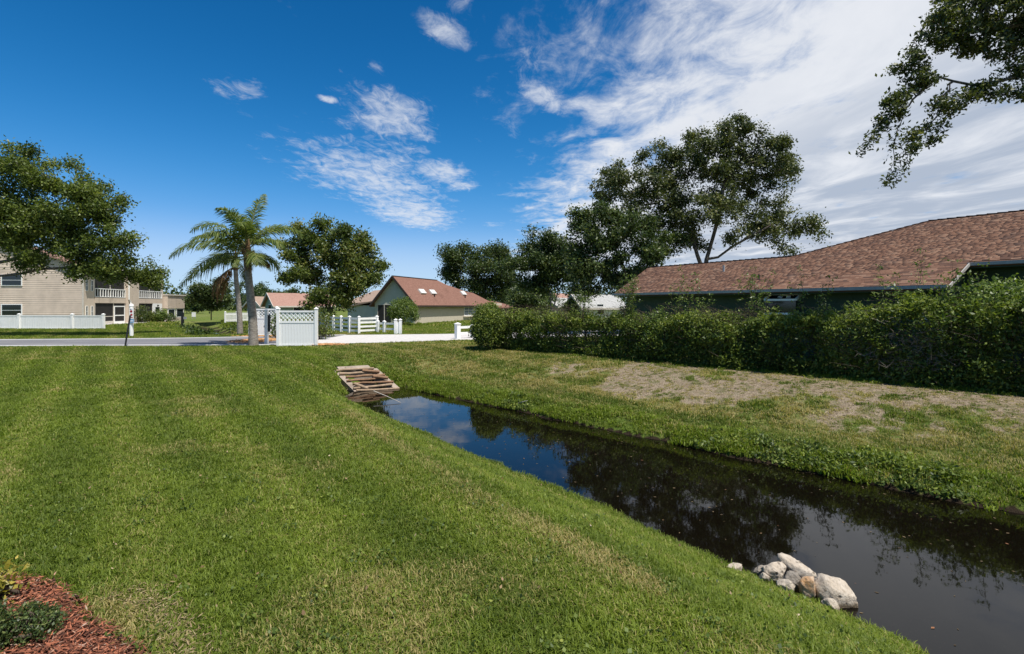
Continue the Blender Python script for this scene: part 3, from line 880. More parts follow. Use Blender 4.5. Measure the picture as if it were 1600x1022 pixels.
    MB().box(14.3, 18.75, -.6, 5.1, 3.55, 3.72).build('end_unit_roof', TRIM_CREAM, H)
    window(H, 14.5, 16.3, .46, 1.73, -.4, -1, 1, 1, .16); window(H, 16.6, 18.5, .46, 1.73, -.4, -1, 1, 1, .1)
condo()

# ------------------------------------------------------------------ white vinyl fences
def post_mesh(w, h, cap=True):
    m = MB(); m.box(-w / 2, w / 2, -w / 2, w / 2, 0, h)
    if cap:
        c = w * .62
        m.box(-c, c, -c, c, h, h + .025)
        n = len(m.v)
        m.v += [(-c, -c, h + .025), (c, -c, h + .025), (c, c, h + .025), (-c, c, h + .025), (0, 0, h + .10)]
        m.f += [(n, n + 1, n + 4), (n + 1, n + 2, n + 4), (n + 2, n + 3, n + 4), (n + 3, n, n + 4)]
    return m
def child(m, name, mat, parent, loc=(0, 0, 0), rot=(0, 0, 0), **k):
    o = m.build(name, mat, parent, **k); o.location = loc; o.rotation_euler = rot; return o

def trellis_panel(label, p, rz, Wd=1.70, H=1.66):
    T = thing('fence_panel', label, 'fence panel', p, rz, 'white trellis-topped fence panels')
    pm = post_mesh(.125, H + .04)
    a = child(pm, 'post', WHITE, T, (-Wd / 2, 0, 0))
    b = a.copy(); COL.objects.link(b); b.location = (Wd / 2, 0, 0)
    b.parent = T
    x0, x1 = -Wd / 2 + .065, Wd / 2 - .065
    for z, h in ((.06, .12), (1.12, .09), (H - .06, .08)):
        child(MB().box(x0, x1, -.028, .028, -h / 2, h / 2), 'rail', WHITE, T, (0, 0, z))
    n = 12; bw = (x1 - x0) / n
    me = None
    for i in range(n):
        if me is None:
            o = child(MB().box(.004, bw - .004, -.014, .014, .12, 1.076), 'board', WHITE, T, (x0, 0, 0)); me = o
        else:
            o = me.copy(); COL.objects.link(o); o.parent = T; o.location = (x0 + i * bw, 0, 0)
    z0, z1 = 1.165, H - .10; hgt = z1 - z0; st = .185; w = .040
    for s in (1, -1):
        x = x0 - hgt + (.03 if s > 0 else 0)
        while x < x1 - .02:
            pa, pb = (x, z0), (x + hgt, z1)
            if pa[0] < x0: pa = (x0, z0 + (x0 - x))
            if pb[0] > x1: pb = (x1, z0 + (x1 - x))
            if pb[0] - pa[0] > .05:
                q = [(u if s > 0 else x0 + x1 - u, .006 * s, z) for u, z in (pa, pb)]
                child(MB().bar(q[0], q[1], .010, w, (0, 1, 0)) if False else MB().bar(q[0], q[1], w, .010, (0, 1, 0)), 'lattice_strip', WHITE, T)
            x += st
    return T
trellis_panel('white trellis-topped panel standing alone on the lawn right of the palm', gr(464.5, 542.0), R(1.5))
trellis_panel('white trellis-topped panel half hidden behind the palm trunk across the road', gr(411.5, 526.0) , R(-4), 1.68, 1.70)

P = gr(416.5, 538.5)
T = thing('gate_post', 'slim grey-white post with a dark strip beside the palm trunk', 'post', P)
child(post_mesh(.14, 1.62), 'post', WHITE, T)
MB().box(.075, .17, -.03, .03, .62, 1.42).build('side_strip', METAL_DARK, T)
MB().box(-.11, -.07, -.05, .02, .82, .92).build('latch', METAL_DARK, T)

def rail_fence(label, stations, zr, ph, pw, cat='fence', wide_end=None, cap=True):
    """posts on the stations, straight rails between them"""
    st = [Vector(s) for s in stations]
    T = thing('rail_fence', label, cat, st[0])
    src = None
    for i, s in enumerate(st):
        h, w = ph, pw
        if wide_end and i in wide_end: h, w = wide_end[i]
        o = child(post_mesh(w, h, cap), 'post', WHITE, T, s - st[0])
        d = st[min(i + 1, len(st) - 1)] - st[max(i - 1, 0)]
        o.rotation_euler.z = math.atan2(d.y, d.x)
    for a, b in zip(st[:-1], st[1:]):
        for z in zr:
            MB().bar(a - st[0] + Vector((0, 0, z)), b - st[0] + Vector((0, 0, z)), .045, .13).build('rail', WHITE, T)
    return T
def gz(px, Y): p = at(px, HOR, Y); p.z = 0; return p
rail_fence('long white four-rail fence in front of the big tree across the drive',
           [gz(499, 41.5), gz(510, 38.5), gz(521, 36.6), gz(533, 35.4), gz(546, 34.5), gz(561, 33.9), gz(589, 35.2)], (.20, .47, .74, 1.00), 1.10, .15, cap=True)
rail_fence('low white two-rail fence between the four-rail fence and the thick end post', [gz(590.5, 34.9), gz(600.5, 34.6), gz(618, 34.0)], (.30, .66), .78, .15)
T = thing('gate_post', 'pair of thick white posts ending the low fence by the drive', 'post', gz(622, 33.2))
child(post_mesh(.17, .93), 'post', WHITE, T, (-.15, 0, 0)); child(post_mesh(.17, .93), 'post', WHITE, T, (.15, 0, 0))
MB().box(-.065, .065, -.04, .04, .05, .80).build('filler_board', WHITE, T)
rail_fence('short white two-rail fence with a capped post beside the round bush', [gz(715, 28.2), gz(738, 28.9), gz(762, 29.6)], (.33, .66), .72, .16, wide_end={0: (.84, .24)})

# solid low panels in front of the building on the left
def panel_fence():
    pts = [gz(-60, 41.4), gz(30, 41.1), gz(113, 40.9), gz(161.5, 40.6)]
    T = thing('panel_fence', 'low solid white fence in tree shade before the tan building', 'fence', pts[0])
    for p in pts: child(post_mesh(.17, 1.16), 'post', WHITE, T, p - pts[0])
    for a, b in zip(pts[:-1], pts[1:]):
        A, B = a - pts[0], b - pts[0]; L = (B - A).length
        MB().bar(A + Vector((0, 0, 1.05)), B + Vector((0, 0, 1.05)), .06, .10).build('rail', WHITE, T)
        MB().bar(A + Vector((0, 0, .07)), B + Vector((0, 0, .07)), .06, .12).build('rail', WHITE, T)
        n = int(L / .2)
        for i in range(n):
            p, q = A.lerp(B, (i + .03) / n), A.lerp(B, (i + .97) / n)
            p.z = q.z = .565
            MB().bar(p, q, .03, .87).build('board', WHITE, T)
panel_fence()
def picket_fence():
    pts = [gz(352, 57), gz(370, 58), gz(388, 59), gz(404, 60)]
    T = thing('picket_fence', 'distant white picket fence seen behind the two palm trunks', 'fence', pts[0])
    for p in pts: child(post_mesh(.14, 1.15), 'post', WHITE, T, p - pts[0])
    for a, b in zip(pts[:-1], pts[1:]):
        A, B = a - pts[0], b - pts[0]
        for z in (.25, .9): MB().bar(A + Vector((0, 0, z)), B + Vector((0, 0, z)), .05, .09).build('rail', WHITE, T)
        for i in range(9):
            p = A.lerp(B, (i + .5) / 9)
            MB().box(p.x - .045, p.x + .045, p.y - .05, p.y - .03, .08, 1.08).build('picket', WHITE, T)
picket_fence()

# ------------------------------------------------------------------ signs, stakes
SIGN_RED = plain('sign_red', (.42, .045, .05), .5, .3)
SIGN_BLUE = plain('sign_blue', (.20, .36, .55), .5, .3)
SIGN_INK = plain('sign_ink', (.05, .05, .06), .6, .3)
def sign_post():
    p = gr(205.5, 526.0)
    T = thing('sign_post', 'round topped white post with small red and blue sign panels', 'sign', p)
    m = MB(); h = 1.98
    m.tube([(0, 0, -.05), (0, 0, h - .16)], .105, 14); m.tube([(0, 0, h - .16), (0, 0, h - .12), (0, 0, h - .04), (0, 0, h)], [.125, .125, .10, .03], 14)
    m.build('post', WHITE, T, smooth=False)
    MB().box(-.03, .21, -.135, -.108, 1.08, 1.70).build('sign_panel', WHITE, T)
    q = T.children[-1]
    def disc(x, z, r, mat, nm):
        MB().tube([(x, -.137, z), (x, -.142, z)], r, 14).build(nm, mat, q)
    disc(.08, 1.52, .075, SIGN_RED, 'red_mark'); disc(.08, 1.52, .035, SIGN_INK, 'black_mark'); disc(.10, 1.32, .065, SIGN_RED, 'red_mark')
    MB().box(.00, .10, -.141, -.136, 1.28, 1.33).build('black_mark', SIGN_INK, q); MB().box(.03, .17, -.141, -.136, 1.14, 1.19).build('red_mark', SIGN_RED, q); MB().box(.0, .1, -.141, -.136, 1.63, 1.67).build('black_mark', SIGN_INK, q)
    MB().box(.0, .24, -.14, -.108, .84, 1.05).build('blue_plate', SIGN_BLUE, T)
    b = T.children[-1]
    MB().box(.03, .21, -.145, -.141, .92, .97).build('white_strip', WHITE, b)
sign_post()
p = gr(194.8, 542.5); top = at(203.5, 493, p.y + .1)
tag(MB().tube([p - Vector((0, 0, .1)), top], .035, 6).build('stake', METAL_DARK), 'thin black stake leaning beside the road at the lawn edge', 'stake')
p = gz(285.3, 47)
T = thing('utility_stake', 'short dark marker post on the grass left of the palms', 'post', p)
child(MB().box(-.10, .10, -.08, .08, 0, 1.25), 'post', METAL_DARK, T)
MB().box(.10, .34, -.05, .05, .62, .85).build('side_box', METAL_GREY, T)
p = gz(303, 72)
T = thing('notice_board', 'small pale board standing far off on the grass', 'sign', p)
for x in (-.2, .2): child(MB().box(-.03, .03, -.02, .02, 0, .6), 'leg', METAL_GREY, T, (x, 0, 0))
MB().box(-.28, .28, -.05, -.02, .30, .95).build('board', WHITE, T)

# ------------------------------------------------------------------ culvert grate
WOOD_PALE = plain('weathered_wood', (.33, .24, .16), .85, .15, .35, 7, .5, dirt=(.17, .11, .07))
WOOD_RUST = plain('rusty_brown_bar', (.25, .15, .088), .85, .15, .4, 8, .5, dirt=(.12, .07, .045))
CONC_OLD = plain('stained_concrete', (.30, .245, .195), .95, .1, .3, 4, .8, dirt=(.14, .095, .06))
def culvert():
    tl, tr_ = at(533, 580, 17.6), at(583, 577, 18.1)
    tl, tr_ = Vector((-5.92, 17.55, -.42)), Vector((-4.86, 18.10, -.40))
    mid = (tl + tr_) / 2
    ax = (tr_ - tl); ax.z = 0; ax.normalize()
    down = Vector((.69, -.72, 0))
    T = thing('culvert', 'sloping concrete culvert mouth with brown wooden bars at the ditch end', 'culvert', mid)
    X = ax; Y = down
    D = lambda a, b, z=0: X * a + Y * b + Vector((0, 0, -.345 * b + z))   # local point on the slope
    Wh, Ln = .54, 1.62
    for s in (-1, 1):
        m = MB()
        q = [D(s * Wh, -.12), D(s * (Wh + .20), -.12), D(s * (Wh + .20), Ln), D(s * Wh, Ln)]
        if s < 0: q = q[::-1]
        m.slab(q[::-1] if s > 0 else q[::-1], .35)
        m.build('side_wall', CONC_OLD, T)
    m = MB(); m.slab([D(-Wh, -.35, .02), D(Wh, -.35, .02), D(Wh, -.06, .02), D(-Wh, -.06, .02)][::-1], .4); m.build('head_wall', CONC_OLD, T)
    m = MB(); m.slab([D(-Wh, 0, -.42), D(Wh, 0, -.42), D(Wh, Ln, -.30), D(-Wh, Ln, -.30)][::-1], .1); m.build('void_shade_sheet', METAL_DARK, T)  # black sheet below the bars, the darkness of the void put into its colour
    m = MB(); m.slab([D(-Wh - .3, Ln - .1, -.02), D(Wh + .1, Ln - .1, -.02), D(Wh + .1, Ln + .3, -.10), D(-Wh - .3, Ln + .3, -.10)][::-1], .2); m.build('apron', CONC_OLD, T)
    rr = random.Random(4)
    for i, b in enumerate((.0, .27, .52, .77, 1.02, 1.28, 1.52)):
        w0 = -Wh - .13 + rr.uniform(-.06, .08); w1 = Wh + .10 + rr.uniform(-.08, .08); tl_ = rr.uniform(-.05, .05)
        pts = [D(w0 + (w1 - w0) * k / 4, b + tl_ * (k / 4 - .5) * 2 + rr.uniform(-.015, .015), .055 + rr.uniform(-.01, .01)) for k in range(5)]
        r = .041 + rr.uniform(-.006, .008)
        MB().tube(pts, [r * rr.uniform(.85, 1.1) for _ in pts], 9).build('bar', WOOD_PALE if i in (0, 1, 5, 6) else WOOD_RUST, T, smooth=False)
    # broken, slipped pieces
    MB().tube([D(.05, .28, .13), D(.55, .45, .13)], .05, 8).build('loose_piece', WOOD_RUST, T)
    MB().tube([D(-.6, 1.12, .1), D(-.35, 1.5, .1)], .05, 8).build('loose_piece', WOOD_PALE, T)
    MB().tube([D(.2, .72, .12), D(.6, .92, .12)], .055, 8).build('loose_piece', WOOD_RUST, T)
culvert()

# ------------------------------------------------------------------ limestone rocks at the water's edge
def rock_fn(c1, c2, c3):
    def fn(t):
        p = obj_co(t)
        n = t.noise(p, 6, 8, .7, .3); f = t.noise(p, 28, 5, .7)
        vo = t.node('ShaderNodeTexVoronoi', {0: p, 'Scale': 13.0}).outputs['Distance']
        c = t.mix(t.smooth(n, .35, .65), c1, c2)
        c = t.mix(t.smooth(t.math('ADD', t.math('MULTIPLY', f, .6), t.math('MULTIPLY', n, .4)), .48, .62, 0, .75), c, c3)
        c = t.mix(t.smooth(vo, .10, .22, .65, 0), c, [q * .5 for q in c3])
        wz = t.node('ShaderNodeSeparateXYZ', {0: pos(t)}).outputs[2]
        wet = t.smooth(t.math('ADD', wz, t.math('MULTIPLY', n, .05)), WATER_Z + .035, WATER_Z + .09, .85, 0)
        c = t.mix(wet, c, (.10, .070, .038))
        h = t.math('ADD', t.math('ADD', n, t.math('MULTIPLY', f, .5)), t.math('MULTIPLY', t.smooth(vo, 0, .3), .5))
        return pbsdf(t, c, .95, .12, normal=bump(t, h, .9, .035))
    return fn
ROCK = material('pale_limestone', rock_fn((.40, .335, .26), (.54, .48, .40), (.24, .19, .14)))
ROCK_O = material('orange_stained_limestone', rock_fn((.46, .255, .11), (.50, .42, .33), (.30, .17, .09)))
ROCK_G = material('grey_limestone', rock_fn((.20, .175, .145), (.31, .275, .235), (.10, .085, .07)))
def rock(label, p, size, rz, mat, seed, tilt=0.0, sharp=.5):
    bm_v, bm_f = ico(4)
    V = np.array(bm_v); rs = np.random.default_rng(seed)
    # cut by random planes, then roughened: a broken block, not a ball
    for k in range(13):
        n = rs.normal(size=3); n /= np.linalg.norm(n); d = rs.uniform(.48, .86)
        q = V @ n; over = np.maximum(q - d, 0); V = V - np.outer(over * .92, n)
    a = V[:, 0] * 2.1; b = V[:, 1] * 2.1; c = V[:, 2] * 2.1
    nz = fbm(a + 1.7 * c, b - 1.3 * c, .9, seed, 4) - .5
    nf = fbm(a * 3 + 4 * c, b * 3 - 3 * c, .8, seed + 5, 3) - .5
    V = V * (1 + .26 * nz + .12 * nf)[:, None]
    V = V * np.array(size)
    ct, st_ = math.cos(tilt), math.sin(tilt)
    V = np.stack([V[:, 0] * ct - V[:, 2] * st_, V[:, 1], V[:, 0] * st_ + V[:, 2] * ct], 1)
    o = arr_mesh('rock', V, np.array(bm_f), mat, smooth=False)
    o.data.polygons.foreach_set('use_smooth', [True] * len(o.data.polygons))
    o.location = p; o.rotation_euler.z = rz
    return tag(o, label, 'rock', 'limestone rocks at the water edge')
def ico(n):
    import bmesh
    b = bmesh.new(); bmesh.ops.create_icosphere(b, subdivisions=n, radius=1.0)
    v = [tuple(x.co) for x in b.verts]; f = [[q.index for q in x.verts] for x in b.faces]; b.free(); return v, f
def rp(px, py, z): return gr(px, py, z)
rock('biggest pale boulder farthest right, standing half in the water', rp(1306, 928, -.84), (.20, .15, .19), R(-30), ROCK, 3, -.1)
rock('long pale slab rock leaning over the back of the pile', rp(1241, 891, -.80), (.21, .10, .15), R(-36), ROCK, 8, -.30)
rock('flat pale rock at the left of the pile with a dark hollow beneath', rp(1212, 893, -.80), (.16, .11, .10), R(8), ROCK, 12, .12)
rock('orange stained rock in the front of the pile', rp(1263, 922, -.82), (.095, .085, .13), R(-30), ROCK_O, 17, -.25)
rock('grey round rock wedged in the middle of the pile', rp(1239, 906, -.78), (.075, .065, .085), R(10), ROCK_G, 22)
rock('small pale rock low in the grass beneath the grey rock', rp(1228, 917, -.82), (.12, .06, .08), R(-25), ROCK, 27)
rock('small pale rock in the grass at the left foot of the pile', rp(1193, 902, -.82), (.07, .05, .06), R(0), ROCK, 31)
rock('thin brown tipped rock poking out at the far left of the pile', rp(1188, 893, -.84), (.09, .045, .06), R(20), ROCK_G, 36)
rock('flat white rock alone in the grass left of the pile', rp(1150, 888, -.83), (.10, .05, .055), R(-15), ROCK, 41)
rock('small pale rock tucked under the near side of the boulder', rp(1299, 948, -.86), (.08, .05, .07), R(-30), ROCK, 46)

# ------------------------------------------------------------------ dead sticks
STICK = plain('bleached_stick', (.44, .40, .33), .85, .15, .2, 10, .3)
def stick(label, pts, r=.016):
    return tag(MB().tube(pts, [r * (1 - .5 * i / (len(pts) - 1)) for i in range(len(pts))], 6).build('fallen_branch', STICK), label, 'branch', 'dead branches at the ditch')
a = gr(777, 634, -.87); b = gr(795, 634, -.86); c = gr(824, 626, -.62); d = gr(820, 641, -.84)
T = thing('fallen_branch', 'forked bleached branch lying on the far edge of the water', 'branch', b)
MB().tube([a - b, Vector((0, 0, 0)), c - b], [.012, .018, .008], 6).build('fork', STICK, T)
MB().tube([Vector((0, 0, 0)), d - b], [.014, .007], 6).build('fork', STICK, T)
p1 = gr(584, 612, -.70); p2 = gr(626, 629, -.88)
stick('thin bleached pole sloping from the culvert into the water', [p1 + Vector((0, 0, .02)), (p1 + p2) / 2 + Vector((0, 0, .02)), p2], .016)

# ------------------------------------------------------------------ terracotta pots by the porch
def pot(label, p, r, h):
    m = MB(); m.tube([(0, 0, 0), (0, 0, h * .8), (0, 0, h * .8), (0, 0, h)], [r * .7, r, r * 1.15, r * 1.15], 12)
    o = m.build('plant_pot', TERRACOTTA); o.location = p
    return tag(o, label, 'pot', 'pots by the white front door')
pot('terracotta pot left of the white front door', gz(241.8, 58.3), .30, .5)
pot('terracotta pot under a shrub right of the white front door', gz(252, 58.3), .30, .62)

# ------------------------------------------------------------------ leaves
def leaf_arrays(C, size, r, ar=.5, up=.25, axis=None, droop=.0, spread=.35):
    """one folded leaf of two triangles at each centre; returns V, F, rnd"""
    n = len(C)
    a = r.normal(size=(n, 3)); 
    if axis is not None: a = a * .6 + axis
    a[:, 2] -= droop
    a /= np.linalg.norm(a, axis=1)[:, None] + 1e-9
    h = r.normal(size=(n, 3)); h[:, 2] += up * 3
    b = np.cross(a, h); b /= np.linalg.norm(b, axis=1)[:, None] + 1e-9
    nn = np.cross(a, b)
    Ls = size * r.uniform(1 - spread, 1 + spread, n); W = Ls * ar * r.uniform(.8, 1.2, n)
    f = .12 * W
    v0 = C - a * (Ls / 2)[:, None]; v2 = C + a * (Ls / 2)[:, None] - nn * (Ls * .12)[:, None]
    v1 = C + b * (W / 2)[:, None] + nn * f[:, None]; v3 = C - b * (W / 2)[:, None] + nn * f[:, None]
    V = np.stack([v0, v1, v2, v3], 1).reshape(-1, 3)
    F = np.arange(4 * n).reshape(n, 4)
    return V, F, np.clip(r.beta(2, 2, n), 0, 1)

def grow(trunks, A, step, kill, r, infl=1e9, maxit=160, up=.05, wob=.25):
    """space colonisation: trunks is a list of polylines, A the points the twigs reach for. Returns nodes, parents"""
    N, par = [], []
    for pl, root in trunks:
        pr = root
        for p in pl:
            N.append(np.array(p, float)); par.append(pr); pr = len(N) - 1
    cap = 9000
    NN = np.zeros((cap, 3)); k = len(N); NN[:k] = N
    A = np.array(A, float)
    d = np.full(len(A), 1e18); near = np.zeros(len(A), int)
    def upd(i0, i1):
        nonlocal d, near
        for s in range(i0, i1, 400):
            e = min(i1, s + 400)
            D = ((A[:, None, :] - NN[None, s:e, :]) ** 2).sum(-1)
            j = D.argmin(1); m = D[np.arange(len(A)), j]
            b = m < d; d[b] = m[b]; near[b] = j[b] + s
    upd(0, k)
    seen = {}
    for it in range(maxit):
        alive = d > kill * kill
        if alive.sum() == 0: break
        A = A[alive]; d = d[alive]; near = near[alive]
        use = d < infl * infl
        ids = np.unique(near[use])
        new, np_ = [], []
        dirs = (A - NN[near]); dirs /= np.linalg.norm(dirs, axis=1)[:, None] + 1e-9
        acc = np.zeros((k, 3)); np.add.at(acc, near[use], dirs[use])
        for i in ids:
            v = acc[i]; L = np.linalg.norm(v)
            if L < 1e-6: continue
            v = v / L + r.normal(size=3) * wob; v[2] += up; v /= np.linalg.norm(v)
            q = NN[i] + v * step
            key = (i, tuple(np.round(q, 1)))
            c = seen.get(int(i), 0)
            if c > 4: continue
            seen[int(i)] = c + 1
            new.append(q); np_.append(int(i))
        if not new or k + len(new) > cap: break
        NN[k:k + len(new)] = new; par += np_
        k0 = k; k += len(new); upd(k0, k)
    return NN[:k].copy(), np.array(par)

def branch_arrays(N, par, r0, expo=2.3, rmax=None, rmin_draw=0.0, sides=(7, 4), big=.05):
    n = len(N); acc = np.zeros(n); kids = np.zeros(n, int)
    for i in range(n - 1, -1, -1):
        if acc[i] == 0: acc[i] = r0 ** expo
        p = par[i]
        if p >= 0: acc[p] += acc[i]; kids[p] += 1
    rad = acc ** (1 / expo)
    if rmax: rad = np.minimum(rad, rmax)
    V, F, base = [], [], 0
    for i in range(n):
        p = par[i]
        if p < 0 or rad[i] < rmin_draw: continue
        a, b = N[p], N[i]; d = b - a; L = np.linalg.norm(d)
        if L < 1e-6: continue
        d /= L; ra = min(rad[p], rad[i] * 1.25); rb = rad[i]
        s = sides[0] if ra > big else sides[1]
        ref = np.array((.3, .2, .93)) if abs(d[2]) < .9 else np.array((1., .1, 0))
        u = np.cross(d, ref); u /= np.linalg.norm(u); w = np.cross(d, u)
        t = np.arange(s) * 2 * math.pi / s
        ring = np.cos(t)[:, None] * u + np.sin(t)[:, None] * w
        b2 = b + d * rb * .35
        V.append(a + ring * ra); V.append(b2 + ring * rb)
        k = np.arange(s); k2 = (k + 1) % s
        F.append(np.stack([base + k, base + k2, base + s + k2, base + s + k], 1)); base += 2 * s
    return np.concatenate(V), np.concatenate(F), rad, kids

BARK = bark_mat('oak_bark', (.055, .045, .036), (.17, .145, .12))
BARK_PALE = bark_mat('pale_bark', (.12, .105, .085), (.30, .265, .22))
LEAF_OAK = leaf_mat('oak_leaves', [(0, (.024, .036, .014)), (.3, (.052, .070, .023)), (.65, (.095, .115, .036)), (.9, (.16, .175, .065)), (1, (.24, .23, .10))], .26)
LEAF_DARK = leaf_mat('dark_leaves', [(0, (.020, .036, .012)), (.4, (.044, .072, .020)), (.75, (.082, .118, .030)), (1, (.16, .18, .055))], .26)
LEAF_BRIGHT = leaf_mat('bright_leaves', [(0, (.036, .058, .015)), (.35, (.085, .122, .025)), (.75, (.155, .198, .040)), (1, (.25, .27, .075))], .36)
LEAF_OLIVE = leaf_mat('olive_leaves', [(0, (.036, .060, .014)), (.4, (.090, .128, .027)), (.75, (.155, .185, .044)), (1, (.28, .26, .085))], .34)
LEAF_FAR = leaf_mat('far_leaves', [(0, (0.024, 0.045, 0.015)), (.5, (0.051, 0.084, 0.024)), (1, (0.112, 0.150, 0.042))], .25)

def blobs_to_points(blobs, r, clump=None):
    """blobs: (centre, radii, number); points gathered in clumps so that the crown has gaps"""
    P = []
    for c, rad, n in blobs:
        c = np.array(c, float); rad = np.array(rad, float)
        k = max(3, int(n / 9)); q = r.normal(size=(k, 3)); q /= np.linalg.norm(q, axis=1)[:, None]
        q *= (r.uniform(0, 1, k) ** .45)[:, None]
        cl = c + q * rad
        m = r.integers(0, k, n)
        P.append(cl[m] + r.normal(size=(n, 3)) * rad.mean() * (clump or .17))
    return np.concatenate(P)

def make_tree(name, label, blobs, trunk, leaf, bark, seed, n_leaves, leaf_size, step=.5, kill=.55, r0=.016, spread=.30, rmax=None, group=None,
              cat='tree', infl=1e9, extra_trunks=(), up=.05, thick=.05, ar=.5, draw=.0, expo=2.3, crown='crown', leaf_up=.25):
    r = np.random.default_rng(seed)
    base = Vector(trunk[0]); T = thing(name, label, cat, base, 0, group)
    A = blobs_to_points(blobs, r)
    tr = [(trunk, -1)] + [(pl, root) for pl, root in extra_trunks]
    N, par = grow(tr, A, step, kill, r, infl, up=up)
    V, F, rad, kids = branch_arrays(N, par, r0, expo, rmax, draw)
    b = np.array(base)
    arr_mesh('trunk', V - b, F, bark, T, smooth=True)
    twig = np.where(rad < thick)[0]; twig = twig[twig >= len(trunk)]
    w = np.where(kids[twig] == 0, 2.2, 1.0); w = w * r.gamma(1.6, 1, len(twig)); w /= w.sum()
    m = r.choice(twig, n_leaves, p=w)
    C = N[m] + r.normal(size=(n_leaves, 3)) * spread * np.array((1, 1, .75))
    # two short steps along the twig so that leaves sit along it
    pa = N[par[m]]; t = r.uniform(0, 1, n_leaves)[:, None]; C = C + (pa - N[m]) * t * .8
    ok = C[:, 2] > .1; C = C[ok]; 
    LV, LF, rn = leaf_arrays(C, leaf_size, r, ar, leaf_up)
    tone = r.normal(size=len(N))[m][ok] * .12
    arr_mesh(crown, LV - b, LF, leaf, T, fattrs=dict(rnd=np.clip(rn + tone, 0, 1)))
    return T

def pb(px, py, Y, rx, ry, n, rd=None):
    """blob given by where it is seen and how far off it stands"""
    s = Y / FPX
    return (at(px, py, Y), (rx * s, (rd if rd is not None else (rx + ry) / 2) * s, ry * s), n)

def pl(*pts):
    return [tuple(at(px, py, Y)) for px, py, Y in pts]

# the great oak behind the green house
d = 36
base = at(1098, HOR, d); base.z = 0
tr = [tuple(base), tuple(base + Vector((.05, 0, 1.2))), *pl((1101, 430, d), (1104, 405, d), (1110, 385, d), (1120, 350, d - .3), (1127, 318, d - .5), (1131, 285, d - .3))]
ex = [(pl((1090, 400, d), (1082, 372, d + .4), (1070, 345, d + .8), (1058, 315, d + 1.2), (1050, 290, d + 1.2)), 2), (pl((1122, 402, d - .5), (1145, 385, d - 1), (1175, 368, d - 1.6), (1205, 352, d - 2)), 3)]
make_tree('oak_tree', 'tallest wide oak rising behind the green house roof', [
    pb(1140, 215, d, 55, 28, 120), pb(1200, 250, d, 50, 38, 120), pb(1075, 240, d, 55, 38, 140), pb(1150, 275, d, 60, 45, 150), pb(1020, 275, d + 1, 45, 40, 120),
    pb(965, 285, d + 1, 48, 35, 110), pb(1050, 320, d, 60, 40, 130), pb(1180, 320, d, 60, 32, 120), pb(1245, 345, d - 1, 50, 22, 110), pb(1275, 365, d - 1, 25, 16, 50), pb(1210, 375, d - 1, 45, 22, 80),
    pb(1000, 340, d, 60, 40, 120), pb(930, 300, d + 1, 30, 22, 50), pb(1225, 270, d, 25, 20, 50), pb(1115, 330, d - 2, 50, 30, 110), pb(1070, 290, d + 1, 45, 30, 90), pb(1015, 310, d, 40, 28, 80), pb(1085, 372, d + 1, 45, 20, 80), pb(1150, 352, d - 1, 40, 20, 70), pb(1105, 240, d, 40, 26, 80)],
    tr, LEAF_OAK, BARK, 101, 64000, .19, .46, .52, .016, .26, extra_trunks=ex, thick=.045)
d = 33
base = at(985, HOR, d); base.z = 0
make_tree('oak_tree', 'dark drooping oak left of the tallest oak, in front of it', [
    pb(930, 345, d, 48, 35, 130), pb(985, 380, d, 60, 40, 160), pb(910, 390, d, 35, 40, 120), pb(1030, 395, d + 2, 40, 22, 70), pb(950, 420, d, 50, 35, 130), pb(905, 430, d, 22, 35, 70), pb(1000, 430, d + 1, 45, 28, 100)],
    [tuple(base), tuple(base + Vector((0, 0, 1.3))), *pl((978, 430, d), (968, 405, d), (960, 385, d))], LEAF_DARK, BARK, 102, 36000, .19, .48, .55, .016, .27, thick=.045)
d = 46
base = at(866, HOR, d); base.z = 0
make_tree('oak_tree', 'oak with pale leaning trunk between the red roofed house and dark oak', [
    pb(840, 375, d, 42, 22, 90), pb(880, 395, d, 35, 28, 90), pb(815, 410, d, 35, 30, 100), pb(855, 425, d, 40, 25, 100), pb(835, 448, d, 35, 14, 60), pb(890, 440, d, 30, 25, 80)],
    [tuple(base), tuple(base + Vector((-.2, 0, 1.2))), *pl((858, 452, d), (848, 432, d), (842, 415, d))], LEAF_DARK, BARK_PALE, 103, 25000, .23, .6, .7, .018, .36, thick=.05,
    extra_trunks=[(pl((872, 455, d), (886, 432, d), (895, 415, d)), 1)])
d = 84
base = at(745, HOR, d); base.z = 0
make_tree('oak_tree', 'dark rounded oak behind the ridge of the red roofed house', [
    pb(715, 405, d, 34, 22, 80), pb(755, 395, d, 35, 22, 80), pb(785, 410, d, 28, 22, 70), pb(740, 430, d, 45, 20, 90), pb(770, 445, d, 40, 22, 80), pb(800, 455, d, 25, 15, 40), pb(700, 425, d, 20, 22, 40), pb(742, 412, d, 40, 24, 110), pb(790, 435, d, 30, 25, 70)],
    [tuple(base), tuple(base + Vector((0, 0, 2))), *pl((745, 440, d), (744, 420, d))], LEAF_DARK, BARK, 104, 32000, .36, 1.0, 1.2, .026, .66, thick=.08)
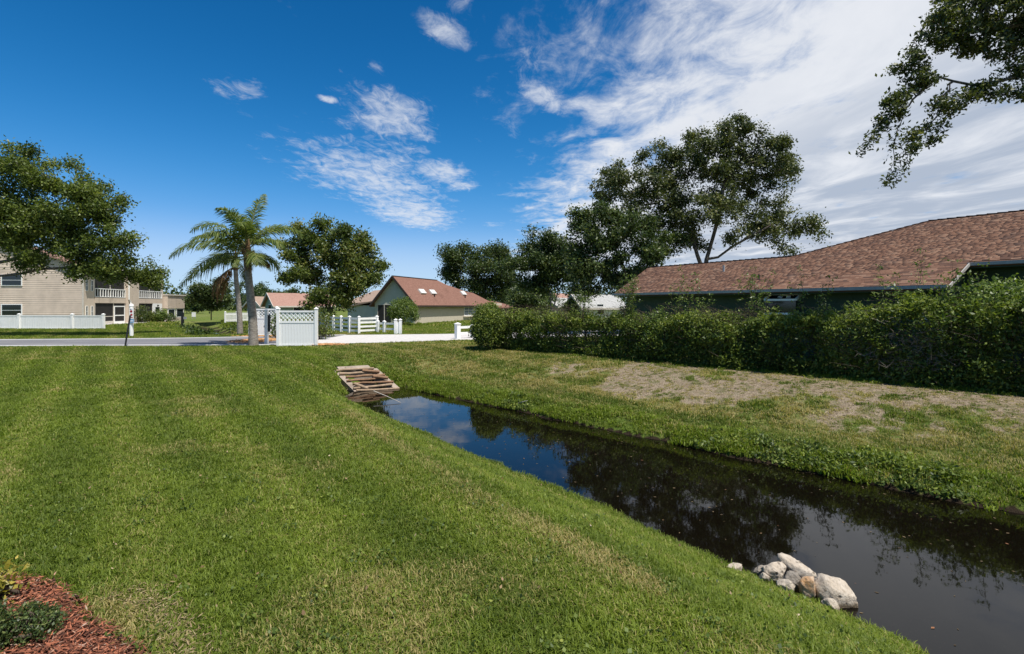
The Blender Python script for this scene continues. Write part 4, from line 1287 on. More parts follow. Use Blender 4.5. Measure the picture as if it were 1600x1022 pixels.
for i, (px, dd, hh, ww, lab) in enumerate(((822, 58, 4.4, 4.2, 'low dark tree filling the gap above the round bush'), (835, 64, 5.4, 6, 'low dark tree behind the pale leaning trunk'), (905, 56, 4.2, 5, 'low dark tree behind the hedge beside the peach house'), (790, 92, 6.0, 9, 'low dark tree just beyond the right roof end of the red roofed house'))):
    b = at(px, HOR, dd); b.z = 0
    make_tree('understory_tree', lab, [((b.x, b.y, hh * .6), (ww * .5, ww * .45, hh * .38), 110), ((b.x - ww * .25, b.y, hh * .4), (ww * .3, ww * .3, hh * .3), 40), ((b.x + ww * .25, b.y, hh * .4), (ww * .3, ww * .3, hh * .3), 40)],
              [tuple(b), tuple(b + Vector((0, 0, hh * .25)))], LEAF_DARK, BARK, 140 + i, 8000, .26, .6, .7, .018, .40, thick=.07, group='low trees behind the hedge and red roofed house')
# olive-leaved tree behind the fence
d = 40
base = at(516, HOR, d); base.z = 0
make_tree('magnolia_tree', 'olive leaved broad tree behind the white four-rail fence', [
    pb(505, 365, d, 32, 22, 90), pb(552, 372, d, 30, 22, 90), pb(465, 375, d, 28, 25, 80), pb(535, 405, d, 50, 28, 130), pb(480, 415, d, 42, 30, 120), pb(570, 425, d, 28, 25, 90), pb(520, 445, d, 55, 28, 130), pb(445, 385, d, 18, 20, 40),
    pb(550, 460, d, 35, 22, 80), pb(498, 470, d, 25, 18, 60), pb(437, 440, d, 14, 14, 20), pb(585, 440, d, 14, 12, 30)],
    [tuple(base), tuple(base + Vector((0, 0, 1.0))), *pl((516, 452, d), (518, 435, d), (516, 415, d))], LEAF_OLIVE, BARK, 105, 38000, .22, .5, .6, .016, .29, thick=.05,
    extra_trunks=[(pl((528, 452, d - 1), (536, 430, d - 1), (542, 410, d - 1)), 1), (pl((500, 452, d), (490, 430, d), (482, 408, d)), 1)])
# big tree on the left, its trunk outside the picture
d = 31
base = at(-75, HOR, d); base.z = 0
make_tree('oak_tree', 'spreading bright green tree filling the left edge over the tan building', [
    pb(10, 255, d, 30, 35, 90), pb(70, 260, d, 42, 28, 110), pb(-60, 240, d, 60, 40, 130), pb(120, 295, d, 42, 28, 120), pb(40, 310, d, 60, 38, 160), pb(165, 330, d, 34, 22, 100), pb(100, 350, d, 60, 35, 160), pb(-40, 320, d, 60, 40, 120),
    pb(180, 370, d, 32, 25, 100), pb(140, 400, d, 50, 20, 120), pb(30, 370, d, 60, 25, 120), pb(195, 410, d, 22, 16, 60), pb(228, 428, d + 3, 24, 16, 100), pb(248, 442, d + 3, 14, 12, 50), pb(200, 430, d + 2, 20, 12, 60), pb(160, 428, d, 30, 10, 60), pb(120, 425, d, 15, 8, 25), pb(-120, 330, d, 60, 50, 100), pb(60, 405, d, 40, 10, 50)],
    [tuple(base), tuple(base + Vector((0, 0, 1.5))), *pl((-72, 425, d), (-65, 400, d), (-55, 370, d), (-40, 340, d))], LEAF_BRIGHT, BARK, 106, 98000, .17, .41, .47, .014, .28, thick=.045,
    extra_trunks=[(pl((-50, 428, d), (-10, 432, d), (30, 428, d), (70, 420, d), (110, 418, d)), 2), (pl((-30, 415, d), (10, 408, d), (45, 398, d), (75, 384, d), (95, 365, d)), 2)])

# the tree beside the camera whose boughs hang into the top right corner
d = 12.2
base = Vector((18.0, 11.4, 0))
r_main = pl((1700, 85, 11.68), (1640, 108, 12.03), (1600, 117, 12.2), (1560, 127, 12.2), (1520, 133, 12.30), (1490, 127, 12.38), (1462, 119, 12.38))
trunk = [tuple(base), (17.9, 11.4, 2.2), (17.6, 11.45, 4.4), (16.9, 11.5, 6.6)]
S1 = 30
make_tree('oak_tree', 'dark oak boughs hanging into the top right corner of the sky', [
    pb(1560, 20, d, 55, 26, 240), pb(1480, 18, d, 35, 22, 150), pb(1600, 65, d, 30, 25, 120), pb(1445, 60, d, 22, 24, 110), pb(1500, 60, d, 35, 22, 150), pb(1550, 75, d, 35, 14, 90),
    pb(1420, 100, d, 22, 16, 90), pb(1445, 120, d, 28, 14, 90), pb(1408, 148, d, 20, 12, 50), pb(1395, 175, d, 22, 16, 90), pb(1375, 200, d, 16, 14, 70), pb(1360, 226, d, 12, 8, 40), pb(1347, 235, d, 6, 3, 10),
    pb(1470, 170, d, 24, 14, 90), pb(1440, 198, d, 24, 16, 90), pb(1420, 230, d, 18, 16, 70), pb(1405, 262, d, 14, 14, 60), pb(1388, 284, d, 12, 9, 40), pb(1465, 225, d, 9, 8, 20),
    pb(1530, 150, d, 35, 14, 110), pb(1590, 145, d, 28, 18, 100), pb(1500, 152, d, 20, 10, 50), pb(1570, 110, d, 25, 10, 50), pb(1640, 60, 12.03, 40, 40, 90), pb(1680, -30, 11.77, 60, 50, 90), pb(1560, -40, 12.2, 80, 40, 120), pb(1800, 0, 11.4, 80, 90, 110), pb(1960, 20, 10.90, 80, 90, 90)],
    trunk, LEAF_OAK, BARK, 107, 34000, .094, .175, .185, .0066, .088, infl=3.5, extra_trunks=[(r_main, 3), (pl((1690, 40, 11.68), (1640, 45, 12.03), (1590, 40, 12.2), (1545, 45, 12.2), (1500, 50, 12.2)), 3)], thick=.018, up=0.0, expo=2.2)

# trees far off on the left, beyond the lawn
d = 66
base = at(330, HOR, d); base.z = 0
make_tree('far_tree', 'dark rounded tree beyond the second ditch left of the palms', [pb(335, 450, d, 25, 14, 60), pb(315, 468, d, 18, 12, 40), pb(352, 470, d, 18, 14, 50), pb(330, 482, d, 14, 12, 30), pb(352, 445, d, 14, 12, 30)],
    [tuple(base), tuple(base + Vector((0, 0, 1.2))), tuple(base + Vector((.1, 0, 2.0)))], LEAF_DARK, BARK, 110, 11000, .27, .7, .8, .02, .42, thick=.06)
for i, (px, dd, hh, ww, lab) in enumerate(((292, 120, 5.5, 7, 'distant tree just right of the tan building beside the far lawn'), (281, 135, 3.5, 6, 'lowest distant tree at the tan building corner'), (308, 128, 4.6, 6, 'distant tree behind the dark rounded tree at its left side'),
                                       (392, 110, 7.4, 10, 'distant tree seen between the two palm trunks'), (425, 118, 6.2, 9, 'distant tree low behind the teal house'), (450, 105, 6.6, 8, 'distant tree above the teal house roof'))):
    b = at(px, HOR, dd); b.z = 0
    make_tree('far_tree', lab, [((b.x, b.y, hh * .62), (ww * .5, ww * .5, hh * .36), 60), ((b.x + ww * .2, b.y, hh * .45), (ww * .35, ww * .4, hh * .3), 30)],
              [tuple(b), tuple(b + Vector((0, 0, hh * .3)))], LEAF_FAR, BARK, 120 + i, 3500, .42, .9, 1.1, .03, .55, thick=.08, group='distant trees beyond the lawns')

# far woods closing the horizon: one mass
def woods():
    r = np.random.default_rng(77); C = []
    for ang in np.linspace(-62, 62, 260):
        R_ = 190 + 50 * vnoise(ang, 0, 7, 3) ; a = math.radians(ang)
        h = 4.5 + 5.0 * float(vnoise(np.array([ang]), np.array([0.]), 3.3, 5)[0])
        n = 110
        q = r.normal(size=(n, 3)) * np.array((3.2, 3.2, h * .27)); q[:, 2] += h * .48
        C.append(q + np.array((math.sin(a) * R_, math.cos(a) * R_, 0)))
    C = np.concatenate(C); C[:, 2] = np.abs(C[:, 2])
    V, F, rn = leaf_arrays(C, 1.15, r, .7)
    o = arr_mesh('far_woods', V, F, LEAF_FAR, None, fattrs=dict(rnd=rn)); tag(o, kind='stuff')
woods()

# ------------------------------------------------------------------ palms
PALM_TRUNK = material('palm_trunk', lambda t: (lambda p, n, w: pbsdf(t, t.mix(t.smooth(n, .35, .65), t.mix(t.smooth(w, .3, .7), (.13, .11, .09), (.20, .175, .15)), (.29, .26, .225)), .9, .15, normal=bump(t, n, .6, .02)))(
    obj_co(t), t.noise(t.mapping(obj_co(t), scl=(1.5, 1.5, 3)), 5, 6, .7), t.noise(t.mapping(obj_co(t), scl=(.3, .3, 6)), 3, 3, .6)))
FROND = leaf_mat('palm_leaflets', [(0, (.040, .070, .018)), (.5, (.115, .160, .036)), (1, (.23, .26, .080))], .34, .5, .22)
FROND_DEAD = leaf_mat('dead_palm_leaflets', [(0, (.12, .065, .03)), (.5, (.22, .125, .06)), (1, (.36, .22, .11))], .2, .7, .2, (1, .9, .7))
RACHIS = plain('palm_stalk', (.12, .12, .05), .6, .3)
RACHIS_D = plain('dead_palm_stalk', (.22, .12, .06), .8, .2)
SHAFT = plain('palm_boot', (.14, .085, .045), .9, .15, .35, 6, .6)

def frond(parent, az, el, L, bend, r, dead=False, twist=0.0, leaf_l=.86, side=0.0, origin=(0, 0, 0)):
    n = 26; p = Vector(origin); e = el; pts = [p.copy()]; tang = []
    for i in range(n):
        t = i / n
        e -= bend / n * (.35 + 1.5 * t)
        a = az + side * t
        d = Vector((math.cos(a) * math.cos(e), math.sin(a) * math.cos(e), math.sin(e)))
        p = p + d * (L / n); pts.append(p.copy()); tang.append(d)
    tang.append(tang[-1])
    f = MB().tube(pts[::3] + [pts[-1]], [max(.004, .030 * (1 - i / 10)) for i in range(len(pts[::3]) + 1)], 5)
    o = f.build('frond', RACHIS_D if dead else RACHIS, parent)
    V, F, rn = [], [], []; base = 0
    M = 84
    for k in range(M):
        t = .10 + .90 * k / (M - 1); q = t * n; i = min(int(q), n - 1); c = pts[i].lerp(pts[i + 1], q - i); d = tang[i]
        lat = d.cross(Vector((0, 0, 1))); 
        lat = lat.normalized() if lat.length > .05 else Vector((1, 0, 0))
        up = lat.cross(d).normalized()
        ll = leaf_l * (math.sin(math.pi * min(1, .18 + .80 * t)) ** .7) * r.uniform(.8, 1.1)
        for s in (-1, 1):
            fan = r.uniform(-.45, .5)
            w = (lat * s * .78 + d * (.55 + .35 * t) + up * fan).normalized()
            g = r.uniform(.45, .85) if not dead else 1.5
            m1 = c + w * ll * .45 - Vector((0, 0, 1)) * g * ll * .10; m2 = c + w * ll * .82 - Vector((0, 0, 1)) * g * ll * .52
            wd = .022 * r.uniform(.8, 1.2)
            e1 = d * wd
            V += [c - e1 * .6, c + e1 * .6, m1 + e1, m1 - e1, m2]
            F.append([base, base + 1, base + 2, base + 3]); F.append([base + 3, base + 2, base + 4, base + 4]); base += 5
            q_ = r.random(); rn += [q_, q_]
    Fa = np.array([f for f in F if f[2] != f[3]]); Tr = np.array([f[:3] for f in F if f[2] == f[3]])
    arr_mesh('leaflets', np.array([tuple(v) for v in V]), [Fa, Tr], FROND_DEAD if dead else FROND, o, fattrs=dict(rnd=np.concatenate([rn[0::2], rn[1::2]])))
    return o

def palm(label, base, h, r0, lean, specs, seed, dead=()):
    r = random.Random(seed)
    T = thing('palm_tree', label, 'palm', base, 0, 'palms beside the road')
    n = 44; pts, rad = [], []
    for i in range(n + 1):
        t = i / n
        pts.append(Vector((lean[0] * t + .04 * math.sin(5 * t), lean[1] * t, h * t)))
        rr = r0 * (1.28 - .9 * t + .62 * t * t) if t < .15 else r0 * (1.16 - .30 * t)
        rad.append(rr * (1.0 + (.045 if i % 2 else 0)))
    MB().tube(pts, rad, 14).build('trunk', PALM_TRUNK, T, smooth=True)
    top = pts[-1]
    s = MB(); s.tube([top - Vector((0, 0, .05)), top + Vector((0, 0, .25)), top + Vector((0, 0, .8)), top + Vector((0, 0, 1.25))], [r0 * .95, r0 * 1.05, r0 * .7, r0 * .25], 12)
    for k in range(9):
        a = k * 2.4; z = r.uniform(0, .6)
        s.tube([top + Vector((math.cos(a) * r0 * .7, math.sin(a) * r0 * .7, z)), top + Vector((math.cos(a) * r0 * 1.7, math.sin(a) * r0 * 1.7, z + .32))], [.06, .025], 5)
    s.build('crown_shaft', SHAFT, T)
    for az, el, L, bend, sd in specs:
        z = .35 + .75 * max(0, (el + .2)) / 1.5
        frond(T, az, el, L, bend, r, side=sd, origin=top + Vector((math.cos(az) * .1, math.sin(az) * .1, min(1.15, z))))
    for az, el, L, bend in dead:
        frond(T, az, el, L, bend, r, True, leaf_l=.38, origin=top + Vector((math.cos(az) * .16, math.sin(az) * .16, .15)))
    return T
def ring(n, r, els, Ls, off=0):
    out = []
    for i in range(n):
        out.append((off + 2 * math.pi * i / n + r.uniform(-.16, .16), r.uniform(*els), r.uniform(*Ls), r.uniform(1.3, 1.75), r.uniform(-.35, .35)))
    return out
rr = random.Random(8)
b1 = gr(396, 541.5); b1.z = -.03
# fronds seen in the photograph: upright spear, up-left, right, long left droops, then the rest of the crown
sp1 = [(R(75), 1.42, 2.5, .55, 0), (R(140), 1.22, 2.9, 1.5, 0), (R(178), .90, 3.0, 1.55, 0), (R(195), .42, 3.3, 1.3, .1), (R(172), .10, 3.3, 1.1, 0), (R(186), -.12, 3.3, .8, 0), (R(15), .92, 2.6, 1.6, 0), (R(-15), .62, 2.0, 1.5, 0),
       (R(110), 1.1, 2.4, 1.5, 0), (R(50), 1.05, 2.2, 1.6, 0), (R(-70), 1.0, 2.1, 1.6, 0), (R(-115), .75, 2.2, 1.6, 0), (R(-45), .15, 1.5, 1.4, 0), (R(5), .05, 1.5, 1.2, 0), (R(228), .65, 2.5, 1.5, 0), (R(255), 1.25, 2.2, 1.4, 0)]
palm('nearer palm with thick grey trunk beside the trellis panel', b1, 3.75, .172, (-.22, 0), sp1, 3, dead=((R(5), .45, .9, 1.6), (R(-60), -.1, .7, 1.0)))
b2 = gr(375, 522.5)
sp2 = ring(8, rr, (.5, 1.2), (2.0, 2.6)) + ring(5, rr, (-.05, .45), (1.8, 2.4), .3)
palm('farther palm with slim trunk and hanging dead brown fronds', b2, 4.2, .150, (-.25, 0), sp2, 9, dead=((R(195), -.55, 2.5, 1.2), (R(180), -.85, 2.6, .7), (R(215), -.7, 2.2, 1.0), (R(168), -.95, 2.4, .5)))

# ------------------------------------------------------------------ hedge, bushes, saplings
LEAF_HEDGE = leaf_mat('hedge_leaves', [(0, (.024, .044, .011)), (.35, (.070, .110, .021)), (.7, (.160, .210, .038)), (1, (.29, .32, .070))], .34, .5, .3)
LEAF_LIME = leaf_mat('lime_leaves', [(0, (0.046, 0.085, 0.018)), (.5, (0.111, 0.169, 0.031)), (1, (0.221, 0.273, 0.065))], .32, .42, .4)
LEAF_YEL = leaf_mat('yellow_leaves', [(0, (.12, .13, .02)), (.5, (.30, .27, .04)), (1, (.42, .33, .07))], .3)
TWIG = plain('grey_twigs', (.20, .17, .14), .9, .1, .3, 8, .3)
TWIG_D = plain('brown_twigs', (.075, .058, .044), .9, .1, .3, 8, .3)

def twig_arrays(P0, P1, rad):
    """many thin three-sided twigs"""
    d = P1 - P0; L = np.linalg.norm(d, axis=1)[:, None]; d = d / (L + 1e-9)
    u = np.cross(d, np.array((.3, .5, .8))); u /= np.linalg.norm(u, axis=1)[:, None] + 1e-9; w = np.cross(d, u)
    n = len(P0); V = np.zeros((n, 6, 3))
    for k in range(3):
        a = 2 * math.pi * k / 3; o = (math.cos(a) * u + math.sin(a) * w) * rad[:, None]
        V[:, k] = P0 + o; V[:, 3 + k] = P1 + o * .5
    b = (np.arange(n) * 6)[:, None]
    F = np.concatenate([b + np.array((k, (k + 1) % 3, 3 + (k + 1) % 3, 3 + k)) for k in range(3)])
    return V.reshape(-1, 3), F

def hedge():
    r = np.random.default_rng(201)
    a, b = gr(783, 546), gr(1605, 618)                 # foot of the front
    ax = (b - a); ax.z = 0; L0 = ax.length; ax.normalize()
    nb = Vector((-ax.y, ax.x, 0))
    if nb.y < 0: nb = -nb                               # towards the back
    Lt = L0 + 6.0
    T = thing('hedge', 'long leafy hedge running the length of the green house', 'hedge', a, math.atan2(ax.y, ax.x))
    D = 1.35
    def top(s): return 1.37 + .20 * (fbm(s, s * 0, 1.4, 61, 3) - .5) * 2 + .22 * (fbm(s, s * 0, .45, 62, 2) - .5) + .05 * sstep(s, 5, 10) + .52 * sstep(s, 11.8, 14.2)
    def front(s, z): return .62 * (fbm(s * 1.0, z * 1.3, .9, 71, 3) - .5) + .46 * (fbm(s, z, .30, 73, 2) - .5)
    # leaves gather in sprays on the outside; fewer inside
    n = 135000; k = 10000
    s0 = r.uniform(-.2, Lt, k); z0 = r.uniform(.03, 1.0, k) ** 1.0; side = r.random(k)
    tp = top(s0)
    y = np.where(side < .62, front(s0, z0 * tp) + np.abs(r.normal(0, .13, k)), r.uniform(0, D, k))
    z = np.where(side < .62, z0 * tp, tp - np.abs(r.normal(0, .10, k)))
    ins = side > .84
    z = np.where(ins, r.uniform(.02, 1, k) ** 1.5 * tp, z); y = np.where(ins, r.uniform(.2, D, k), y)
    # thin places where only twigs show
    thin = sstep(fbm(s0, z, .8, 81, 3), .55, .68) * (side < .62) * (z < 1.45)
    lowthin = (z < .40) * (r.random(k) < .10)
    keep = (r.random(k) > thin * .8) & ~lowthin
    # the lower left end shows bare stems
    s0, y, z = s0[keep], y[keep], z[keep]
    # skirts of leaves near the ground
    q = r.uniform(-.2, Lt, 2600); s0 = np.concatenate([s0, q]); y = np.concatenate([y, r.uniform(.0, 1.25, 2600)]); z = np.concatenate([z, r.uniform(.03, .42, 2600)])
    # loose shoots above the clipped top
    q = r.uniform(-.2, Lt, 420); hq = r.gamma(1.6, .07, 420); qy = r.uniform(0, D, 420); rep = 7; f = np.tile(np.linspace(0, 1, rep), 420)
    s0 = np.concatenate([s0, np.repeat(q, rep) + r.normal(0, .03, 420 * rep)]); y = np.concatenate([y, np.repeat(qy, rep)]); z = np.concatenate([z, top(np.repeat(q, rep)) + np.repeat(hq, rep) * f])
    k = len(s0)
    hue = (fbm(s0, z, 1.6, 83, 3) - .5) * .9 + np.where(z > top(s0) - .30, .36, .02)  # leaves near the top lightened, the sunlit top put into their colour
    m = r.integers(0, k, n)
    C = np.stack([s0[m], y[m], z[m]], 1) + r.normal(size=(n, 3)) * np.array((.085, .075, .06))
    ok = (C[:, 2] > .03); C = C[ok]; m = m[ok]
    V, F, rn = leaf_arrays(C, .082, r, .52, .32)
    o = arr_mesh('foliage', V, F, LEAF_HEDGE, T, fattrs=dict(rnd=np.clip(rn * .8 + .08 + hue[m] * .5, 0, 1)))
    # stems and twigs
    ns = 260; P0, P1, R0 = [], [], []
    for i in range(ns):
        s = r.uniform(0, Lt); yy = r.uniform(.25, .95); p = np.array((s, yy, -.05)); rad = r.uniform(.012, .03)
        for j in range(6):
            q = p + np.array((r.normal(0, .10), r.normal(-.02, .09), r.uniform(.22, .34))); P0.append(p); P1.append(q); R0.append(rad)
            for t in range(3):
                e = q + np.array((r.normal(0, .22), r.normal(-.14, .2), r.uniform(-.02, .22))); P0.append(q); P1.append(e); R0.append(rad * .45)
                e2 = e + np.array((r.normal(0, .16), r.normal(-.08, .12), r.uniform(-.03, .16))); P0.append(e); P1.append(e2); R0.append(rad * .3)
            p = q; rad *= .86
    V, F = twig_arrays(np.array(P0), np.array(P1), np.array(R0))
    arr_mesh('stems', V, F, TWIG_D, T)
    P0, P1, R0 = [], [], []
    # the grey dead twigs in the bare patch of the right part
    c = gr(1420, 596)
    for i in range(150):
        s = (Vector((c.x, c.y, 0)) - a).dot(ax) + r.normal(0, .45); p = np.array((s, r.uniform(-.08, .22), r.uniform(.25, 1.45)))
        for j in range(4):
            q = p + np.array((r.normal(0, .13), r.normal(-.01, .05), r.normal(.02, .09))); P0.append(p); P1.append(q); R0.append(.008 - .0012 * j); p = q
    V, F = twig_arrays(np.array(P0), np.array(P1), np.array(R0))
    arr_mesh('dead_twigs', V, F, TWIG, T)['kind'] = 'stuff'
    return T, a, ax, nb, top
HEDGE, HA, HAX, HNB, HTOP = hedge()

def bush(name, label, c, rx, ry, rz_, n, leaf, size, seed, cat='bush', group=None, stems=True, flat=.0, clumps=None, ar=.52):
    """a bushy plant: leaves gathered in sprays on an uneven dome, stems inside"""
    r = np.random.default_rng(seed); c = Vector(c)
    T = thing(name, label, cat, c, 0, group)
    k = clumps or max(40, n // 14)
    q = r.normal(size=(k, 3)); q[:, 2] = np.abs(q[:, 2]) * 1.15 - .55; q /= np.linalg.norm(q, axis=1)[:, None]
    rad = (.62 + .38 * r.uniform(0, 1, k) ** .5) * (1 + .28 * (fbm(q[:, 0] * 2 + 9, q[:, 2] * 2 + q[:, 1], .8, seed, 3) - .5) * 2)
    P = q * rad[:, None] * np.array((rx, ry, rz_ * .55)) + np.array((0, 0, rz_ * .48))
    P[:, 2] = np.maximum(P[:, 2], .06)
    m = r.integers(0, k, n)
    C = P[m] + r.normal(size=(n, 3)) * (size * 1.15); C[:, 2] = np.maximum(C[:, 2], .03)
    V, F, rn = leaf_arrays(C, size, r, ar, .35)
    hue = r.normal(size=k)[m] * .14 + (C[:, 2] / rz_ - .5) * .15
    arr_mesh('foliage', V, F, leaf, T, fattrs=dict(rnd=np.clip(rn + hue, 0, 1)))
    if stems:
        j = r.integers(0, k, 26); e = P[j]; b = e * np.array((.15, .15, 0)); mid = (b + e) / 2 + r.normal(size=e.shape) * .05
        V, F = twig_arrays(np.concatenate([b, mid]), np.concatenate([mid, e]), np.full(52, .014))
        arr_mesh('stems', V, F, TWIG_D, T)
    return T
p = gr(766, 546); bush('round_bush', 'large round bush ending the hedge at the concrete drive', p, .82, .9, 1.80, 22000, LEAF_HEDGE, .080, 301)
p = gz(630, 47.5); bush('round_bush', 'dense round green bush against the cream gabled house', p, 1.32, 1.2, 2.45, 9000, LEAF_LIME, .12, 302)
p = gz(433, 28.3); bush('shrub', 'sparse tall shrub between the slim post and the trellis panel', p, .38, .34, 1.35, 900, LEAF_LIME, .10, 303)
p = gz(499, 27.5); bush('shrub', 'straggly yellow-green shrub behind the right post of the trellis panel', p, .55, .5, 1.75, 1100, LEAF_OLIVE, .11, 304)
p = gz(510, 30); bush('shrub', 'low dark weed clump at the foot of the four-rail fence', p, .45, .4, .55, 500, LEAF_HEDGE, .10, 309)
for i, (px, Y, rx, h, lf, lab) in enumerate(((219, 56.5, 1.0, 1.75, LEAF_DARK, 'tall dark shrub under the farther balcony'), (229, 57, .8, 1.15, LEAF_OLIVE, 'greyish shrub beside the white front door'), (237, 57.5, .5, .95, LEAF_OLIVE, 'small pale shrub touching the white front door'),
                                     (250, 58, .55, 1.2, LEAF_LIME, 'light green shrub in the right terracotta pot'), (259, 58.5, .9, .85, LEAF_DARK, 'low dark shrub before the lower end unit'))):
    bush('shrub', lab, gz(px, Y), rx, rx, h, 1200, lf, .16, 310 + i, group='shrubs before the tan building')
p = gr(1512, 597); bush('fern_bush', 'bright feathery sapling bulging out of the right end of the hedge', Vector((p.x, p.y, .15)), .62, .45, 1.25, 2600, LEAF_LIME, .10, 330, ar=.34)
p = gr(1045, 548); p = Vector((p.x - .2, p.y - .2, .6)); bush('fern_bush', 'light green sprout swelling from the middle of the hedge front', gr(1030, 566), .5, .4, 1.72, 1500, LEAF_LIME, .085, 331, ar=.36)

def sapling(label, s, off, h, seed, n=9, leaf=LEAF_LIME, ls=.075, lean=0.0, dens=26):
    """a thin wild shoot standing up through the hedge"""
    r = np.random.default_rng(seed)
    b = HA + HAX * s + HNB * off
    T = thing('sapling', label, 'sapling', b, 0, 'wild saplings growing up through the hedge')
    P0, P1, R0, LC, LA = [], [], [], [], []
    for k in range(n):
        a = r.uniform(0, 6.28); p = np.array((r.normal(0, .08), r.normal(0, .08), .3)); hh = h * r.uniform(.72, 1.0) if k else h
        d = np.array((math.cos(a) * .10 + lean, math.sin(a) * .10, 1.0)); st = 12; rad = .012
        for j in range(st):
            d2 = d + r.normal(size=3) * .10 + np.array((math.cos(a), math.sin(a), 0)) * .035 * j / 4; d2 /= np.linalg.norm(d2); q = p + d2 * (hh / st)
            P0.append(p); P1.append(q); R0.append(rad * (1 - j / st * .7))
            if j > 4:
                for t in range(2):
                    e = q + np.array((r.normal(0, .16), r.normal(0, .16), r.uniform(-.02, .12))); P0.append(q); P1.append(e); R0.append(.004)
                    u = r.uniform(0, 1, (dens // 4, 1)); LC.append(q + (e - q) * u + r.normal(size=(dens // 4, 3)) * .030)
            p = q
    V, F = twig_arrays(np.array(P0), np.array(P1), np.array(R0)); arr_mesh('stem', V, F, TWIG_D, T)
    C = np.concatenate(LC); V, F, rn = leaf_arrays(C, ls, r, .42, .3)
    arr_mesh('foliage', V, F, leaf, T, fattrs=dict(rnd=rn))
def hs(px):
    """where along the hedge this column of the photograph falls"""
    m = (px - 800) / FPX
    o = HA + HNB * .6
    return (m * o.y - o.x) / (HAX.x - m * HAX.y)
for i, (px, h, n, off, lean, lab) in enumerate(((985, 2.95, 12, .6, 0, 'bushy tall sapling in the hedge at the left end of the green house roof'), (1060, 2.75, 5, .5, .08, 'thin bent shoots rising against the roof right of the bushy sapling'), (1100, 2.35, 5, .6, 0, 'short shoots in the hedge below the middle of the long eave'),
                                          (1178, 2.72, 8, .6, 0, 'leafy sapling in the hedge just left of the garden window'), (1272, 2.62, 5, .5, 0, 'thin sapling in the hedge just right of the garden window'), (1405, 2.52, 7, .4, -.05, 'sapling with arching twigs below the corner of the eave'),
                                          (1415, 2.95, 2, .7, .05, 'single wispy shoot reaching up across the roof shingles'), (1500, 2.62, 11, .5, .0, 'dense light sapling right of the eave corner'), (1530, 2.45, 6, .3, .1, 'sapling with an outstretched twig before the recessed green wall'), (918, 2.28, 7, .5, 0, 'low sapling in the hedge before the pale grey roof'), (855, 2.2, 6, .5, 0, 'short sapling near the left end of the hedge'))):
    sapling(lab, hs(px), off, h, 400 + i, n, lean=lean)
p = HA + HAX * hs(1575) + HNB * 1.2
bush('round_bush', 'bright broad bush rising behind the right end of the hedge', Vector((p.x, p.y, .9)), 1.5, .7, 1.5, 5000, LEAF_LIME, .085, 340)

# ------------------------------------------------------------------ grass
def grass_mat(name, c0, c1, dry):
    def fn(t):
        s = attr(t, 'dry', 'INSTANCER'); v = attr(t, 'tone', 'INSTANCER'); l = attr(t, 'rnd')
        g = t.mix(t.math('ADD', t.math('MULTIPLY', v, .65), t.math('MULTIPLY', l, .35)), c0, c1)
        g = t.mix(t.smooth(t.math('ADD', s, t.math('MULTIPLY', t.math('SUBTRACT', l, .5), .9)), .42, .80), g, dry)
        b = pbsdf(t, g, .55, .25)
        tr = t.node('ShaderNodeBsdfTranslucent', {0: t.mix(1.0, g, (1.1, 1.2, .5), 'MULTIPLY')}).outputs[0]
        return t.node('ShaderNodeMixShader', {0: .42, 1: b, 2: tr}).outputs[0]
    return material(name, fn)
GRASS = grass_mat('grass_blades', (.068, .106, .014), (.245, .315, .036), (.40, .33, .135))

def tuft(r, nb, rad, h, w, col, nm):
    V, F4, F3, rn = [], [], [], []
    for i in range(nb):
        a = r.uniform(0, 6.283); q = rad * math.sqrt(r.random()); p = np.array((q * math.cos(a), q * math.sin(a), -.01))
        b = r.uniform(0, 6.283); ln = r.uniform(.15, 1.15); hh = h * r.uniform(.55, 1.15)
        dx = np.array((math.cos(b), math.sin(b), 0)); wx = np.array((-math.sin(b), math.cos(b), 0)) * w * r.uniform(.7, 1.2) / 2
        m = p + dx * hh * ln * .35 + np.array((0, 0, hh * .62)); t = p + dx * hh * ln + np.array((0, 0, hh * (1.0 - .35 * ln)))
        k = len(V); V += [p - wx, p + wx, m + wx * .85, m - wx * .85, t]; F4.append((k, k + 1, k + 2, k + 3)); F3.append((k + 3, k + 2, k + 4)); rn.append(r.random())
    o = arr_mesh(nm, np.array(V), [np.array(F4), np.array(F3)], GRASS, None, link=False, fattrs=dict(rnd=np.concatenate([rn, rn])))
    col.objects.link(o)
    return o

